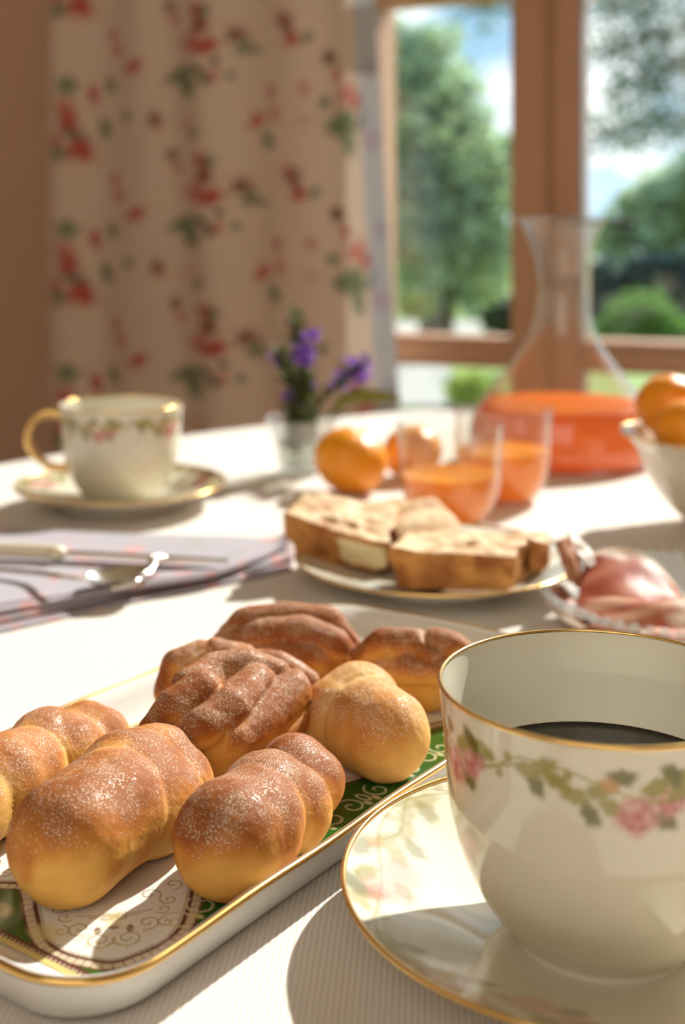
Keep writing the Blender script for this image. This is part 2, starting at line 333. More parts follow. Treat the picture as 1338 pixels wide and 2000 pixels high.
# ---- curtain
def curtain():
    off = .10; n_s, n_z = 420, 420
    sL, _ = wall_s(105, off)
    ss = np.linspace(0, 1, n_s); zz = np.linspace(-.50, 1.55, n_z)
    def s_right(z):                       # right edge leans outwards towards the floor
        zt = .194+455*2.2/F; zb = .194-345*2.2/F; px = 735+(785-735)*np.clip((zt-z)/(zt-zb), -1.5, 1.5); t = (px-669)/F; y = (2.173-off)/(.375*t+.927)
        return (t*y-OW[0])*SD[0]+(y-OW[1])*SD[1]
    SS, ZZ = np.meshgrid(ss, zz, indexing='ij'); SR = s_right(ZZ); s = sL+(SR-sL)*SS
    d = off+.009*np.sin(SS*2*PI*4.3+.6)+.006*np.sin(SS*2*PI*2.1+2)+.002*np.sin(SS*40+ZZ*3)
    p = OW[None, None]+s[..., None]*SD+d[..., None]*ND
    V = np.stack([p[..., 0], p[..., 1], ZZ], -1).reshape(-1, 3)
    SF = (sL+(s_right(0.3)-sL)*SS)
    pt = Paint(SF.ravel(), ZZ.ravel(), lin(240, 218, 198))
    red, pink, dk, gr, gd, br, pp = lin(196, 62, 58), lin(214, 130, 116), lin(150, 40, 36), lin(120, 138, 100), lin(70, 72, 44), lin(140, 92, 60), lin(222, 178, 158)
    def at(px, py): s_, y_ = wall_s(px, off); return s_, H-(py-HOR)*y_/F
    per = .283; px2m = 2.36/F
    def B(px, py, rx, ry, c, ang=0, a=1.):
        u, v = at(px, py)
        for kk in range(-5, 6): pt.blob(u, v+kk*per, rx*px2m*1.15, ry*px2m*1.12, c, ang, .6, a, wob=.18)
    items = [  # px, py, rx, ry, colour, angle
     (150, 300, 60, 30, pp, 0), (136, 168, 22, 20, gr, 0), (179, 184, 11, 22, red, .2), (132, 210, 22, 18, pink, 0), (138, 238, 22, 20, red, 0), (150, 264, 28, 9, gd, -.3), (155, 291, 24, 22, pink, 0), (150, 290, 22, 9, red, .8), (166, 300, 10, 16, red, 0), (122, 300, 16, 16, gr, .3), (200, 250, 14, 22, gr, .3), (118, 275, 10, 14, red, 0),
     (219, 65, 11, 12, red, 0), (229, 96, 16, 14, pink, 0), (262, 132, 30, 16, pp, .3), (268, 129, 16, 13, red, .5), (250, 138, 12, 8, pink, 0), (213, 165, 13, 18, gr, .4), (247, 227, 11, 12, gr, 0), (304, 234, 14, 18, br, 0), (312, 244, 8, 8, pink, 0),
     (335, 12, 14, 13, br, 0), (346, 38, 14, 10, pink, 0), (392, 76, 46, 34, pp, .3), (398, 20, 18, 14, red, 0), (414, 22, 15, 12, gr, .4), (404, 50, 17, 16, dk, .5), (412, 46, 8, 8, br, .5), (384, 82, 22, 14, pink, .3), (420, 88, 20, 15, red, .2), (402, 98, 20, 9, red, -.2), (365, 146, 26, 20, gr, .2), (372, 170, 20, 24, gr, 1.0), (340, 150, 22, 10, gr, .5), (400, 140, 18, 9, gd, -.6), (414, 158, 14, 8, gd, .3), (430, 120, 10, 8, gd, 0), (428, 148, 9, 12, pink, 0), (370, 240, 34, 14, pp, 0), (385, 262, 12, 10, gr, 0),
     (471, 60, 26, 20, pp, 0), (466, 66, 20, 14, br, .3), (482, 88, 20, 14, gr, .6), (456, 146, 10, 9, gr, 0), (505, 96, 14, 8, gr, 0),
     (570, 40, 20, 16, br, 0), (578, 60, 10, 12, dk, .4), (583, 78, 17, 12, red, .3), (560, 30, 10, 12, pink, 0), (612, 72, 14, 9, gr, .6), (534, 176, 10, 11, red, 0), (602, 172, 11, 12, pink, 0), (536, 215, 18, 20, pp, 0), (503, 231, 13, 15, red, .6), (538, 222, 9, 15, pink, 0), (490, 244, 12, 8, pink, 0), (523, 274, 13, 20, gr, .5), (600, 235, 22, 14, pp, 0),
     (653, 111, 15, 15, br, 0), (650, 112, 8, 9, gd, 0), (668, 145, 10, 14, red, 0), (690, 190, 36, 34, pp, 0), (684, 186, 16, 16, pink, 0), (711, 200, 13, 16, red, .2), (700, 170, 10, 10, pink, 0), (680, 232, 24, 18, gr, .2), (682, 252, 26, 22, gr, .9), (688, 285, 14, 22, gr, 0), (655, 246, 20, 16, gr, .2), (640, 200, 14, 12, gr, .2), (716, 240, 16, 8, gd, .9), (724, 226, 10, 8, gd, 0), (730, 268, 14, 18, pink, 0), (732, 284, 13, 8, red, 0), (742, 136, 12, 20, lin(176, 96, 110), 0), (742, 275, 12, 20, pink, 0)]
    for px, py, rx, ry, c, an in items: B(px, py, rx, ry, c, an, .9 if c != pp else .5)
    pt.over((sstep(.93, .955, SS)).ravel()*.75, lin(166, 176, 190))  # cool window light along the right edge, painted into the cloth colour
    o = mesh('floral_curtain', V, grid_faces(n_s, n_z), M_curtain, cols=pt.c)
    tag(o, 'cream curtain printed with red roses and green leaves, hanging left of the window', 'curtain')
curtain()
# ------------------------------------------------------------------ table and cloth
TC, TR = np.array([.663, .320]), 1.2
tb = empty('dining_table', (TC[0], TC[1], FLOORZ), 'round dining table hidden under the white ribbed cloth', 'table')
v, f = lathe([(0, .70), (TR-.02, .70), (TR-.005, .715), (TR-.005, .742), (TR-.02, .747), (0, .747)], 128); mesh('tabletop', v, f, M_wood, tb)
v, f = lathe(dense([(0, 0), (.34, .005), (.34, .03), (.09, .09), (.06, .3), (.1, .6), (.16, .70)], 6), 48); mesh('pedestal', v, f, M_wood, tb)
def cloth():
    seg = 360; prof = [(r, 0) for r in np.linspace(0, TR-.01, 60)]+[(TR-.003, -.001), (TR+.003, -.004), (TR+.008, -.012)]+[(TR+.010+.02*t, -.012-.26*t) for t in np.linspace(.05, 1, 14)]
    V, Fc = lathe(prof, seg); th = np.arctan2(V[:, 1], V[:, 0]); dr = np.clip((-V[:, 2]-.02)/.25, 0, 1)*.022*np.sin(th*26+.7*np.sin(th*3)); r = np.hypot(V[:, 0], V[:, 1])+1e-9
    V[:, 0] *= 1+dr/r; V[:, 1] *= 1+dr/r
    o = mesh('tablecloth', V, Fc, M_cloth); o.location = (TC[0], TC[1], 0)
    tag(o, 'white finely ribbed tablecloth covering the whole table', 'tablecloth')
cloth()
# ------------------------------------------------------------------ cups and saucers
OLV, OLD, PK, PKD, PKL, GD = lin(158, 146, 76), lin(112, 106, 42), lin(212, 146, 140), lin(188, 112, 108), lin(232, 190, 178), lin(200, 150, 92)
def garland(pt, R, z0, rot, sc=1.0, fade=0.):
    A = 1-fade
    def bl(deg, dz, ru, rv, c, ang=0, a=.95): pt.blob((math.radians(deg)+rot)*R, z0+dz*sc, ru*sc, rv*sc, c, ang, .5, a*A, wob=.1)
    for rep in range(5):
        o = rep*72
        vine = [((math.radians(o+t)+rot)*R, z0+sc*(.0065*math.sin(math.radians(t*5-50))*.5+.004)) for t in np.linspace(0, 72, 40)]
        vine2 = [((math.radians(o+t)+rot)*R, z0+sc*(.005+.003*math.cos(math.radians(t*10)))) for t in np.linspace(12, 66, 40)]
        for w_ in (vine, vine2):
            for sh in (-2*PI*R, 0, 2*PI*R): pt.stroke([(u+sh, q) for u, q in w_], .0007*sc, OLV, .75*A)
        for dg, dz, an in ((26, .004, .3), (30, .007, -.5), (33, .002, 1.2), (36, .005, .1), (54, .006, .4), (58, .003, -.6), (61, .007, .9), (8, -.001, .5), (12, .003, -.3), (15, -.003, 1.), (-9, -.004, .4), (-6, .004, -.6), (5, .0065, 0), (-13, .006, .7), (20, .001, .2), (66, .004, -.2)):
            bl(o+dg, dz, .0040, .0024, OLD if int(dg) % 2 else OLV, an)
        for dg, dz in ((43, .007), (47, .002), (22, .006), (50, .005)): bl(o+dg, dz, .0014, .0014, OLV, 0, .8)
        for dg, dz, r in ((0, -.0028, .0058), (-11, .0005, .0045)):
            u = (math.radians(o+dg)+rot)*R
            if A == 1: pt.rose(u, z0+dz*sc, r*sc, PK, PKD, PKL, o)
            else: pt.blob(u, z0+dz*sc, r*sc, r*sc, PK, 0, .6, A)
        bl(o+9, .0045, .0028, .0022, GD, .4, .8); bl(o-16, .002, .0026, .0026, PKD, 0, .6)
CUP_OUT = [(0, .0022), (.0205, .0024), (.0212, .0002), (.0232, .0002), (.0238, .0028), (.0285, .0072), (.0335, .0145), (.0378, .0240), (.0405, .0345), (.0418, .0460), (.0424, .0560), (.0432, .0640), (.0437, .0680)]
CUP_IN = [(.0428, .0682), (.0416, .0600), (.0405, .0460), (.0390, .0345), (.0360, .0240), (.0310, .0145), (.0240, .0085), (.0120, .0060), (0, .0056)]
BASE = (.77, .715, .57)
def cup(center, z, rot, hdir, label, group, cof=None):
    e = empty('teacup', (center[0], center[1], z), label, 'cup', group)
    po = np.vstack([dense(CUP_OUT, 12)]); seg = 620
    V, Fc = lathe(po, seg); th = np.arctan2(V[:, 1], V[:, 0]); phi = (-(th+PI/2)) % (2*PI)     # phi from the side facing the camera, towards the left
    pt = Paint(phi*.0425, V[:, 2], BASE); pt.w = 2*PI*.0425; garland(pt, .0425, .0545, rot % (2*PI)); mesh('body', V, Fc, M_porc, e, cols=pt.c)
    V, Fc = lathe(dense(CUP_IN, 6), 160); mesh('inner_wall', V, [q[::-1] for q in Fc], M_porcw, e)
    V, Fc = lathe([(.04375, .0678), (.04395, .0683), (.0437, .0688), (.0432, .0690), (.0428, .0688), (.0426, .0683), (.0430, .0680), (.04375, .0678)], 160); mesh('gold_rim', V, Fc, M_gold, e)
    hp = dense([(.0405, .0605), (.052, .0625), (.0625, .0560), (.0655, .0440), (.0600, .0330), (.0480, .0245), (.0375, .0235)], 8)
    ca, sa = math.cos(hdir), math.sin(hdir); pts = [(r*ca, r*sa, q) for r, q in hp]
    V, Fc = tube(pts, [.0033-.0008*math.sin(i/len(pts)*PI) for i in range(len(pts))], 14); mesh('handle', V, Fc, M_gold, e, label='gold loop handle')
    if cof:
        V, Fc = lathe([(0, cof), (.036, cof), (.0400, cof+.0003), (.0404, cof+.001)], 96); c = mesh('coffee', V, Fc, M_coffee, None)
        c.location = (center[0], center[1], z); tag(c, 'black coffee filling the large teacup in the foreground', 'coffee')
    return e
def saucer(center, R, label, group, rot, fade, rim=.017, floral=True, name='saucer', cat='saucer'):
    e = empty(name, (center[0], center[1], 0), label, cat, group); k = R/.072; q = rim/.017
    top = dense([(0, .0040), (.024*k, .0040), (.027*k, .0048*q), (.040*k, .0072*q), (.055*k, .0116*q), (.066*k, .0152*q), (.0718*k, .0170*q)], 16)
    V, Fc = lathe(top, 460); th = np.arctan2(V[:, 1], V[:, 0]); phi = (-(th+PI/2)) % (2*PI); r = np.hypot(V[:, 0], V[:, 1])
    pt = Paint(phi*R*.82, r, BASE); pt.w = 2*PI*R*.82
    if floral: garland(pt, R*.82, R*.84, rot, 1.35, fade)
    mesh('dish', V, Fc, M_porc, e, cols=pt.c)
    V, Fc = lathe(dense([(.0718*k, .0168*q), (.066*k, .0133*q), (.055*k, .0094*q), (.042*k, .0050*q), (.0385*k, .0030), (.0380*k, .0002), (.0360*k, .0002), (.0355*k, .0024), (0, .0026)], 5), 160); mesh('underside', V, [w[::-1] for w in Fc], M_porcw, e)
    V, Fc = tube([((R+.0001)*math.cos(t), (R+.0001)*math.sin(t), rim+.0002) for t in np.linspace(0, 2*PI, 180)], .0008, 8, False); mesh('gold_rim', V, Fc, M_gold, e)
    return e
FC = (.0697, .336); BC = (-.1574, .884)
saucer((.0718, .3425), .0715, 'large white saucer with gold rim under the coffee cup in the foreground', 'floral saucers', 0.5, .45)
cup(FC, .0044, 0.0, math.radians(-12), 'large floral teacup full of black coffee, in the right foreground', 'floral teacups', .0415)
saucer(BC, .0735, 'white floral saucer beside the napkin, under the far left teacup', 'floral saucers', .6, .1)
cup(BC, .0044, math.radians(10), PI*1.03, 'far teacup with gold handle, standing at the left in front of the curtain', 'floral teacups')
# ------------------------------------------------------------------ the long tray
U2 = np.array([.577, .817]); V2 = np.array([.817, -.577])
u0, u1, v0, v1 = .1988, .4910, -.3535, -.2130
TCn = ((u0+u1)/2*U2+(v0+v1)/2*V2); TA = math.atan2(U2[1], U2[0])
tray = empty('serving_tray', (TCn[0], TCn[1], 0), 'long white porcelain tray with gold rim and green scroll border, holding sweet buns', 'tray', rz=TA)
L2, W2 = (u1-u0)/2, (v1-v0)/2             # half sizes; local x along the tray, local y = -v (left of it)
def rrect(ins, z, rad, n=14):
    a_, b_ = L2-ins, W2-ins; rad = max(rad-ins*.6, .004); pts = []
    for cx_, cy_, t0 in ((a_-rad, b_-rad, 0), (-a_+rad, b_-rad, PI/2), (-a_+rad, -b_+rad, PI), (a_-rad, -b_+rad, 1.5*PI)):
        for t in np.linspace(t0, t0+PI/2, n): pts.append((cx_+rad*math.cos(t), cy_+rad*math.sin(t), z))
    for i in range(0): pass
    P_ = np.array(pts); out = []
    for i in range(len(P_)):              # subdivide the long runs so that the rim can wave gently
        q = P_[(i+1) % len(P_)]; m = max(1, int(np.linalg.norm(q-P_[i])/.004))
        for j in range(m): out.append(P_[i]+(q-P_[i])*j/m)
    return out
def tray_body():
    loops = [(.0115, .0115, .0004), (.0090, .0090, .0008), (.0065, .0065, .0028), (.0030, .0030, .0100), (.0008, .0008, .0145), (0, 0, .0160), (.0006, .0006, .0166), (.0018, .0016, .0163), (.006, .0040, .0120), (.011, .0068, .0080), (.016, .0092, .0056), (.0197, .0110, .0044)]
    base = rrect(0, 0, .024); n = len(base); V = []
    for ix, iy, z in loops:
        for p in base:                   # offset towards an inner rounded rectangle
            x, y = p[0], p[1]; V.append((x*(L2-ix)/L2, y*(W2-iy)/W2, z+.0006*math.sin(x*95)*math.cos(y*60)*min(1, z/.016)))
    Fc = [(i*n+k_, i*n+(k_+1) % n, (i+1)*n+(k_+1) % n, (i+1)*n+k_) for i in range(len(loops)-1) for k_ in range(n)]
    Fc += [tuple(range(n))[::-1], tuple((len(loops)-1)*n+k_ for k_ in range(n))]
    mesh('body', V, Fc, plain('tray_white', (.80, .79, .755), .12, var=.02, bump=0, Coat_Weight=.3), tray)
    rim = [(p[0]*1.0005, p[1]*1.0005, .0161+.0006*math.sin(p[0]*95)*math.cos(p[1]*60)) for p in base]; rim.append(rim[0])
    v_, f_ = tube(rim, .00110, 8, False); mesh('gold_rim', v_, f_, M_gold, tray)
tray_body()
def tray_floor():
    fz = .0047; LL, WW = 2*L2-.0394, 2*W2-.0220; nx, ny = 690, 290
    X, Y = np.meshgrid(np.linspace(0, LL, nx), np.linspace(0, WW, ny), indexing='ij')      # a from the near end, b from the right-hand side
    V = np.stack([X-LL/2, Y-WW/2, 0*X+fz], -1).reshape(-1, 3)
    A, B = X.ravel(), Y.ravel(); A = np.minimum(A, LL-A); Bs = np.minimum(B, WW-B)
    G, W, BR, TN, YL = lin(38, 92, 28), (.80, .78, .73), lin(92, 50, 44), lin(165, 145, 100), lin(220, 205, 150)
    pt = Paint(A, Bs, G)
    def loc(px, py):                     # pixel on the tray floor -> (a, b)
        p = P(px, py, fz)[:2]; return (p@U2-(u0+.0197), (v1-.0110)-p@V2)
    half = [(.0075, .0075), (.0141, .0046), (.0213, .0031), (.0290, .0042), (.0362, .0080), (.0436, .0130), (.0511, .0183), (.0575, .0215), (.066, .0235)]; half = [(x+.0034, y+.0034) for x, y in half]; d0 = half[0][0]
    other = [(y, x) for x, y in half[1:]][::-1]; curve = other+half
    mx = max(x for x, y in curve)
    # white middle of the tray
    mid = (Bs > .022+.004*np.cos(A*90)) & (A > .026); pt.c[mid] = W
    for sgn in (0,): pt.stroke([(t, .022+.004*math.cos(t*90)) for t in np.linspace(.024, LL/2, 80)], .0012, BR)
    pt.stroke([(t, .0245+.004*math.cos(t*90)) for t in np.linspace(.024, LL/2, 80)], .0022, YL, .8)
    c = dense(curve, 6); poly = list(map(tuple, c))+[(half[-1][0]+.01, .05), (.07, .07), (.05, half[-1][0]+.01)]
    ins = inside(A, Bs, poly); pt.c[ins] = W
    n_ = len(c); tg = np.gradient(c, axis=0); tg /= np.linalg.norm(tg, axis=1)[:, None]; nr = np.stack([-tg[:, 1], tg[:, 0]], 1)
    if (nr[n_//2]@np.array([1, 1])) > 0: nr = -nr
    band = c+nr*.0017; pt.stroke(band, .0032, lin(214, 196, 170), 1)
    for i in range(0, n_, 1):
        if i % 2 == 0: pt.stroke([c[i]+nr[i]*.0004, c[i]+nr[i]*.0031], .0004, BR, .7)
    pt.stroke(c, .0013, BR, 1); pt.stroke(c+nr*.0034, .0008, BR, .9); pt.stroke(c-nr*.0012, .0006, TN, .7)
    # scrolls in the corner panel, mirrored on the diagonal
    def spiral(ca, cb, r, turns, st, w, col, a=.85):
        t = np.linspace(0, 1, 46); rr = r*(1-t*.85); an = st+turns*2*PI*t; s_ = np.stack([ca+rr*np.cos(an), cb+rr*np.sin(an)], 1)
        pt.stroke(s_, w, col, a); pt.stroke(s_[:, ::-1], w, col, a)
    for px, py, r, tu, st in ((250, 1832, .0042, 1.6, 2.2), (289, 1802, .0036, 1.3, 3.6), (325, 1800, .0026, 1.1, 1.), (292, 1748, .0034, 1.1, 5.), (330, 1757, .0026, 1.2, 2.), (338, 1727, .0030, 1.1, 4.), (240, 1790, .0022, 1.2, .4), (318, 1775, .0024, 1.1, 3.)):
        ca, cb = loc(px, py); spiral(ca, cb, r, tu, st, .00055, TN)
    d = sum(loc(210, 1797))/2
    for px_, py_ in ((254, 1813),):
        ca, cb = loc(px_, py_)
        for q_ in ((ca, cb), (cb, ca)): pt.blob(q_[0], q_[1], .0020, .0011, BR, PI/4, .4, .9)
    for s_, col in ((.0042, YL), (.0022, lin(205, 190, 150))):
        pt.blob(d, d, s_, s_*.6, col, PI/4, .5, .7)
    pt.blob(d-.003, d-.003, .0016, .0010, BR, -PI/4, .4, .7)
    for q in (.006, .0095, .013): pt.stroke([(d+q-.0035, d-q*.4), (d+q*.2, d+q*.1-.001), (d-q*.4, d+q-.0035)], .0005, TN, .8)
    for q in (.8, 1.5, 2.2): pt.stroke([(d0+q*.006+.002, d0+.001), (d0+q*.004+.004, d0+q*.004+.004), (d0+.001, d0+q*.006+.002)], .0005, YL, .8)
    # scrolls on the green border of the long side
    for t0 in np.arange(.040, LL/2, .021):
        for sg in (-1, 1):
            t = np.linspace(0, 1, 36); rr = .0050*(1-t*.8); an = (PI/2 if sg > 0 else PI/2)+sg*t*2.3*PI
            pt.stroke(np.stack([t0+sg*.0052+rr*np.cos(an), .0105+rr*np.sin(an)], 1), .0008, lin(205, 196, 160), .95)
        pt.blob(t0, .0075, .0022, .0012, YL, PI/2, .5, .8)
    # short side band
    for t0 in np.arange(.036, WW/2+.005, .020): pt.blob(.010, t0, .004, .006, YL, 0, .5, .6)
    # straight edge lines
    e = np.minimum(A, Bs)
    pt.over((e < .0040)*1., lin(196, 176, 150)); 
    bead = (np.sin(np.where(Bs < A, A, Bs)*2*PI/.0016) > 0)
    pt.over((np.abs(e-.0038) < .0005)*1., BR); pt.over(((np.abs(e-.0026) < .0004) & bead)*1., BR); pt.over((e < .0020)*1., lin(222, 200, 130))
    tip = (A+Bs < .0145) & (e > .0042); pt.over(tip*1., G)
    mesh('printed_floor', V, grid_faces(nx, ny), M_tray, tray, cols=pt.c, label='flat tray floor printed with green field, white corner panels and gold scrolls')
tray_floor()
# ------------------------------------------------------------------ buns
TZ = .0050
def seg_d(p, poly):                       # distance to a polyline with a radius at every node
    best = np.full(len(p), 9.)
    for (a, ra), (b, rb) in zip(poly[:-1], poly[1:]):
        ab = b-a; t = np.clip(((p-a)@ab)/(ab@ab+1e-12), 0, 1); best = np.minimum(best, np.linalg.norm(p-a-t[:, None]*ab, axis=1)-(ra+(rb-ra)*t))
    return best
def bun(strands, label, tone=.5, k=.0030, sub=6, sugar=.9, pale=.0, group='sugared sweet buns on the tray', wr=.0006, cut=.0005):
    # strands: list of [(point, radius), ...]
    st = [[(np.array(p, float), r) for p, r in s] for s in strands]; st = [s if len(s) > 1 else s+[(s[0][0]+np.array([1e-4, 0, 0]), s[0][1])] for s in st]
    allp = np.array([p for s in st for p, _ in s]); cen = allp.mean(0); ext = np.ptp(allp, axis=0).max()+.04
    C = np.cov(allp.T) if len(allp) > 2 else np.eye(3); w_, E = np.linalg.eigh(C); ax = E[:, -1]; ratio = .8
    D, Fc = ico(sub); D = D+ratio*np.outer(D@ax, ax); D /= np.linalg.norm(D, axis=1)[:, None]
    def field(p):
        ds = np.stack([seg_d(p, s) for s in st], 1); srt = np.sort(ds, axis=1)
        d = -k*np.log(np.exp(-(ds-srt[:, :1])/k).sum(1))+srt[:, 0]
        return d, (srt[:, 1]-srt[:, 0] if ds.shape[1] > 1 else np.full(len(p), .02))
    t = np.full(len(D), ext)
    for it in range(60):
        d, _ = field(cen+D*t[:, None]); t = np.maximum(t-d*.75, .002)
    V = cen+D*t[:, None]; d, gap = field(V)
    eps = 2e-4; nrm = np.stack([field(V+eps*np.eye(3)[i])[0]-d for i in range(3)], 1); nrm /= np.linalg.norm(nrm, axis=1)[:, None]+1e-9
    q = V*1.0; ns = (vnoise(q, 70, 1)-.5)*2.4+(vnoise(q, 420, 2, 2)-.5)*.55
    crease = 1-sstep(0, .0075 if tone < .8 else .0045, gap); V = V+nrm*(wr*ns-cut*(1-sstep(0, .0022, gap)))[:, None]
    V[:, 2] = np.maximum(V[:, 2], TZ+.0002)
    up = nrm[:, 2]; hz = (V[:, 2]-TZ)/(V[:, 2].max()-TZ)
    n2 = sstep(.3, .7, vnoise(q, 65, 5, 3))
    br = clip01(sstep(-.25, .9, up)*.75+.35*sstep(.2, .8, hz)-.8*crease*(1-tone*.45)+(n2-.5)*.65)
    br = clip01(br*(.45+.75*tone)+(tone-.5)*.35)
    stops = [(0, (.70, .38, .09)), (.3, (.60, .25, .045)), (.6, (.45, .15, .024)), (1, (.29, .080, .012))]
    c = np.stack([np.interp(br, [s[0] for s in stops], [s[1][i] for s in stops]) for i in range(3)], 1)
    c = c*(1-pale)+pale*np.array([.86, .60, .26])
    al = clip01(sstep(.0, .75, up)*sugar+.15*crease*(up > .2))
    base = V[V[:, 2] < TZ+.001]; org = np.array([cen[0], cen[1], TZ])
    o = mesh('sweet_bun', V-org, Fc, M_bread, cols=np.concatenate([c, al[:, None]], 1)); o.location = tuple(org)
    tag(o, label, 'bun', group); return o
def PL(px, py, r, dz=0.0):                # lobe centre: pixel, radius; it rests on the tray floor (dz lifts it)
    return (P(px, py, TZ+r*.93+dz), r)
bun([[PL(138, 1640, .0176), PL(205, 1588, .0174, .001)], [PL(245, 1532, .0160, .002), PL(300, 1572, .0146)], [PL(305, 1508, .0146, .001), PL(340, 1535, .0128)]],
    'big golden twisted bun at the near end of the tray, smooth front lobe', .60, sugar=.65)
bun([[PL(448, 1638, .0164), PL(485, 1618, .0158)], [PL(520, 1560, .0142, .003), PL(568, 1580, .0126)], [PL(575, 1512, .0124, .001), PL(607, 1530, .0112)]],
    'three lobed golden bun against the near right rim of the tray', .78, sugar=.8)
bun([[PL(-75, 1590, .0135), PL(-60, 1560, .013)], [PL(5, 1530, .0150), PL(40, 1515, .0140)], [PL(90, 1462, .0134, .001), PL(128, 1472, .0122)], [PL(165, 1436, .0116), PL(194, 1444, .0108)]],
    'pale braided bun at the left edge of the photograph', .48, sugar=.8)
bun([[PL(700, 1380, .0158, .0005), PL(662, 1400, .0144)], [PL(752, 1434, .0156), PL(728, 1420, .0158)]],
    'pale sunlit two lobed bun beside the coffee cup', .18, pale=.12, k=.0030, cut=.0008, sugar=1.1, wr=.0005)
def hit(core, px, py, depth):             # strand centre lying under the visible surface of a core shape
    o = np.array([0, 0, H]); d = np.array([(px-669)/F, 1, -(py-HOR)/F]); d /= np.linalg.norm(d); t = core[0][0][1]-.05
    best = (9, t)
    for _ in range(80):
        s_ = float(seg_d((o+d*t)[None], core)[0]); best = min(best, (s_, t)); t += max(s_*.9, 1e-5)
        if s_ > best[0]+.004: break
    p = o+d*(best[1]+depth); mid = (core[0][0]+core[1][0])/2
    if best[0] > .001: p = p+(mid-p)/np.linalg.norm(mid-p)*best[0]*.7
    return p
cD = [PL(385, 1440, .0180), PL(500, 1382, .0178, .001)]
def strands(core, paths, r): return [[(hit(core, px, py, r*.55), r*m) for px, py, m in pth] for pth in paths]
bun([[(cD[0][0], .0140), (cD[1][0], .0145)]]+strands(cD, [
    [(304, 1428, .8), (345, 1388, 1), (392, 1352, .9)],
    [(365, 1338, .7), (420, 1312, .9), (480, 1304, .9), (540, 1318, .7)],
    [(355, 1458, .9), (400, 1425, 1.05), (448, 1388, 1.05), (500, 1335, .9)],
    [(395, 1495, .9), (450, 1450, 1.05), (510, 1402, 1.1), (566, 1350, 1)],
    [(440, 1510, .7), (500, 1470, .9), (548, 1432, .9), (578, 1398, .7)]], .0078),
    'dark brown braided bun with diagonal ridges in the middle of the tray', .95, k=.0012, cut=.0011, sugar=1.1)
cE = [PL(378, 1328, .0150), PL(560, 1352, .0115)]
bun([[(cE[0][0], .0108), (cE[1][0], .0098)]]+strands(cE, [
    [(330, 1350, .9), (345, 1300, 1), (395, 1275, .8)], [(365, 1310, .8), (420, 1278, 1), (480, 1285, .8)], [(470, 1290, .8), (540, 1305, 1), (600, 1335, .8)]], .0064),
    'brown coiled bun mostly hidden behind the ridged braided bun', .85, k=.0012, cut=.0011)
cF = [PL(495, 1282, .0130), PL(620, 1280, .0135)]
bun([[(cF[0][0], .0098), (cF[1][0], .0105)]]+strands(cF, [
    [(428, 1252, .7), (480, 1222, 1), (560, 1208, 1.1), (640, 1218, 1), (684, 1256, .7)],
    [(440, 1262, .8), (510, 1245, 1), (590, 1242, 1.1), (650, 1262, 1), (684, 1290, .7)],
    [(470, 1288, .9), (540, 1285, 1.1), (610, 1290, 1.1), (655, 1305, .8)]], .0074),
    'dark brown striped oval bun at the far end of the tray', .92, k=.0012, cut=.0011)
cH = [PL(765, 1305, .0128), PL(862, 1312, .0135)]
bun([[(cH[0][0], .0092), (cH[1][0], .0098)]]+strands(cH, [
    [(712, 1285, .8), (750, 1262, 1), (810, 1262, 1), (846, 1290, .8)], [(850, 1258, .9), (880, 1268, 1), (905, 1285, .9)],
    [(740, 1318, .8), (800, 1312, 1), (865, 1318, 1.), (905, 1315, .8)], [(780, 1350, .9), (840, 1352, 1), (890, 1345, .9)]], .0072),
    'orange brown coiled bun at the far right corner, partly behind the coffee cup', .75, k=.0012, cut=.0011)
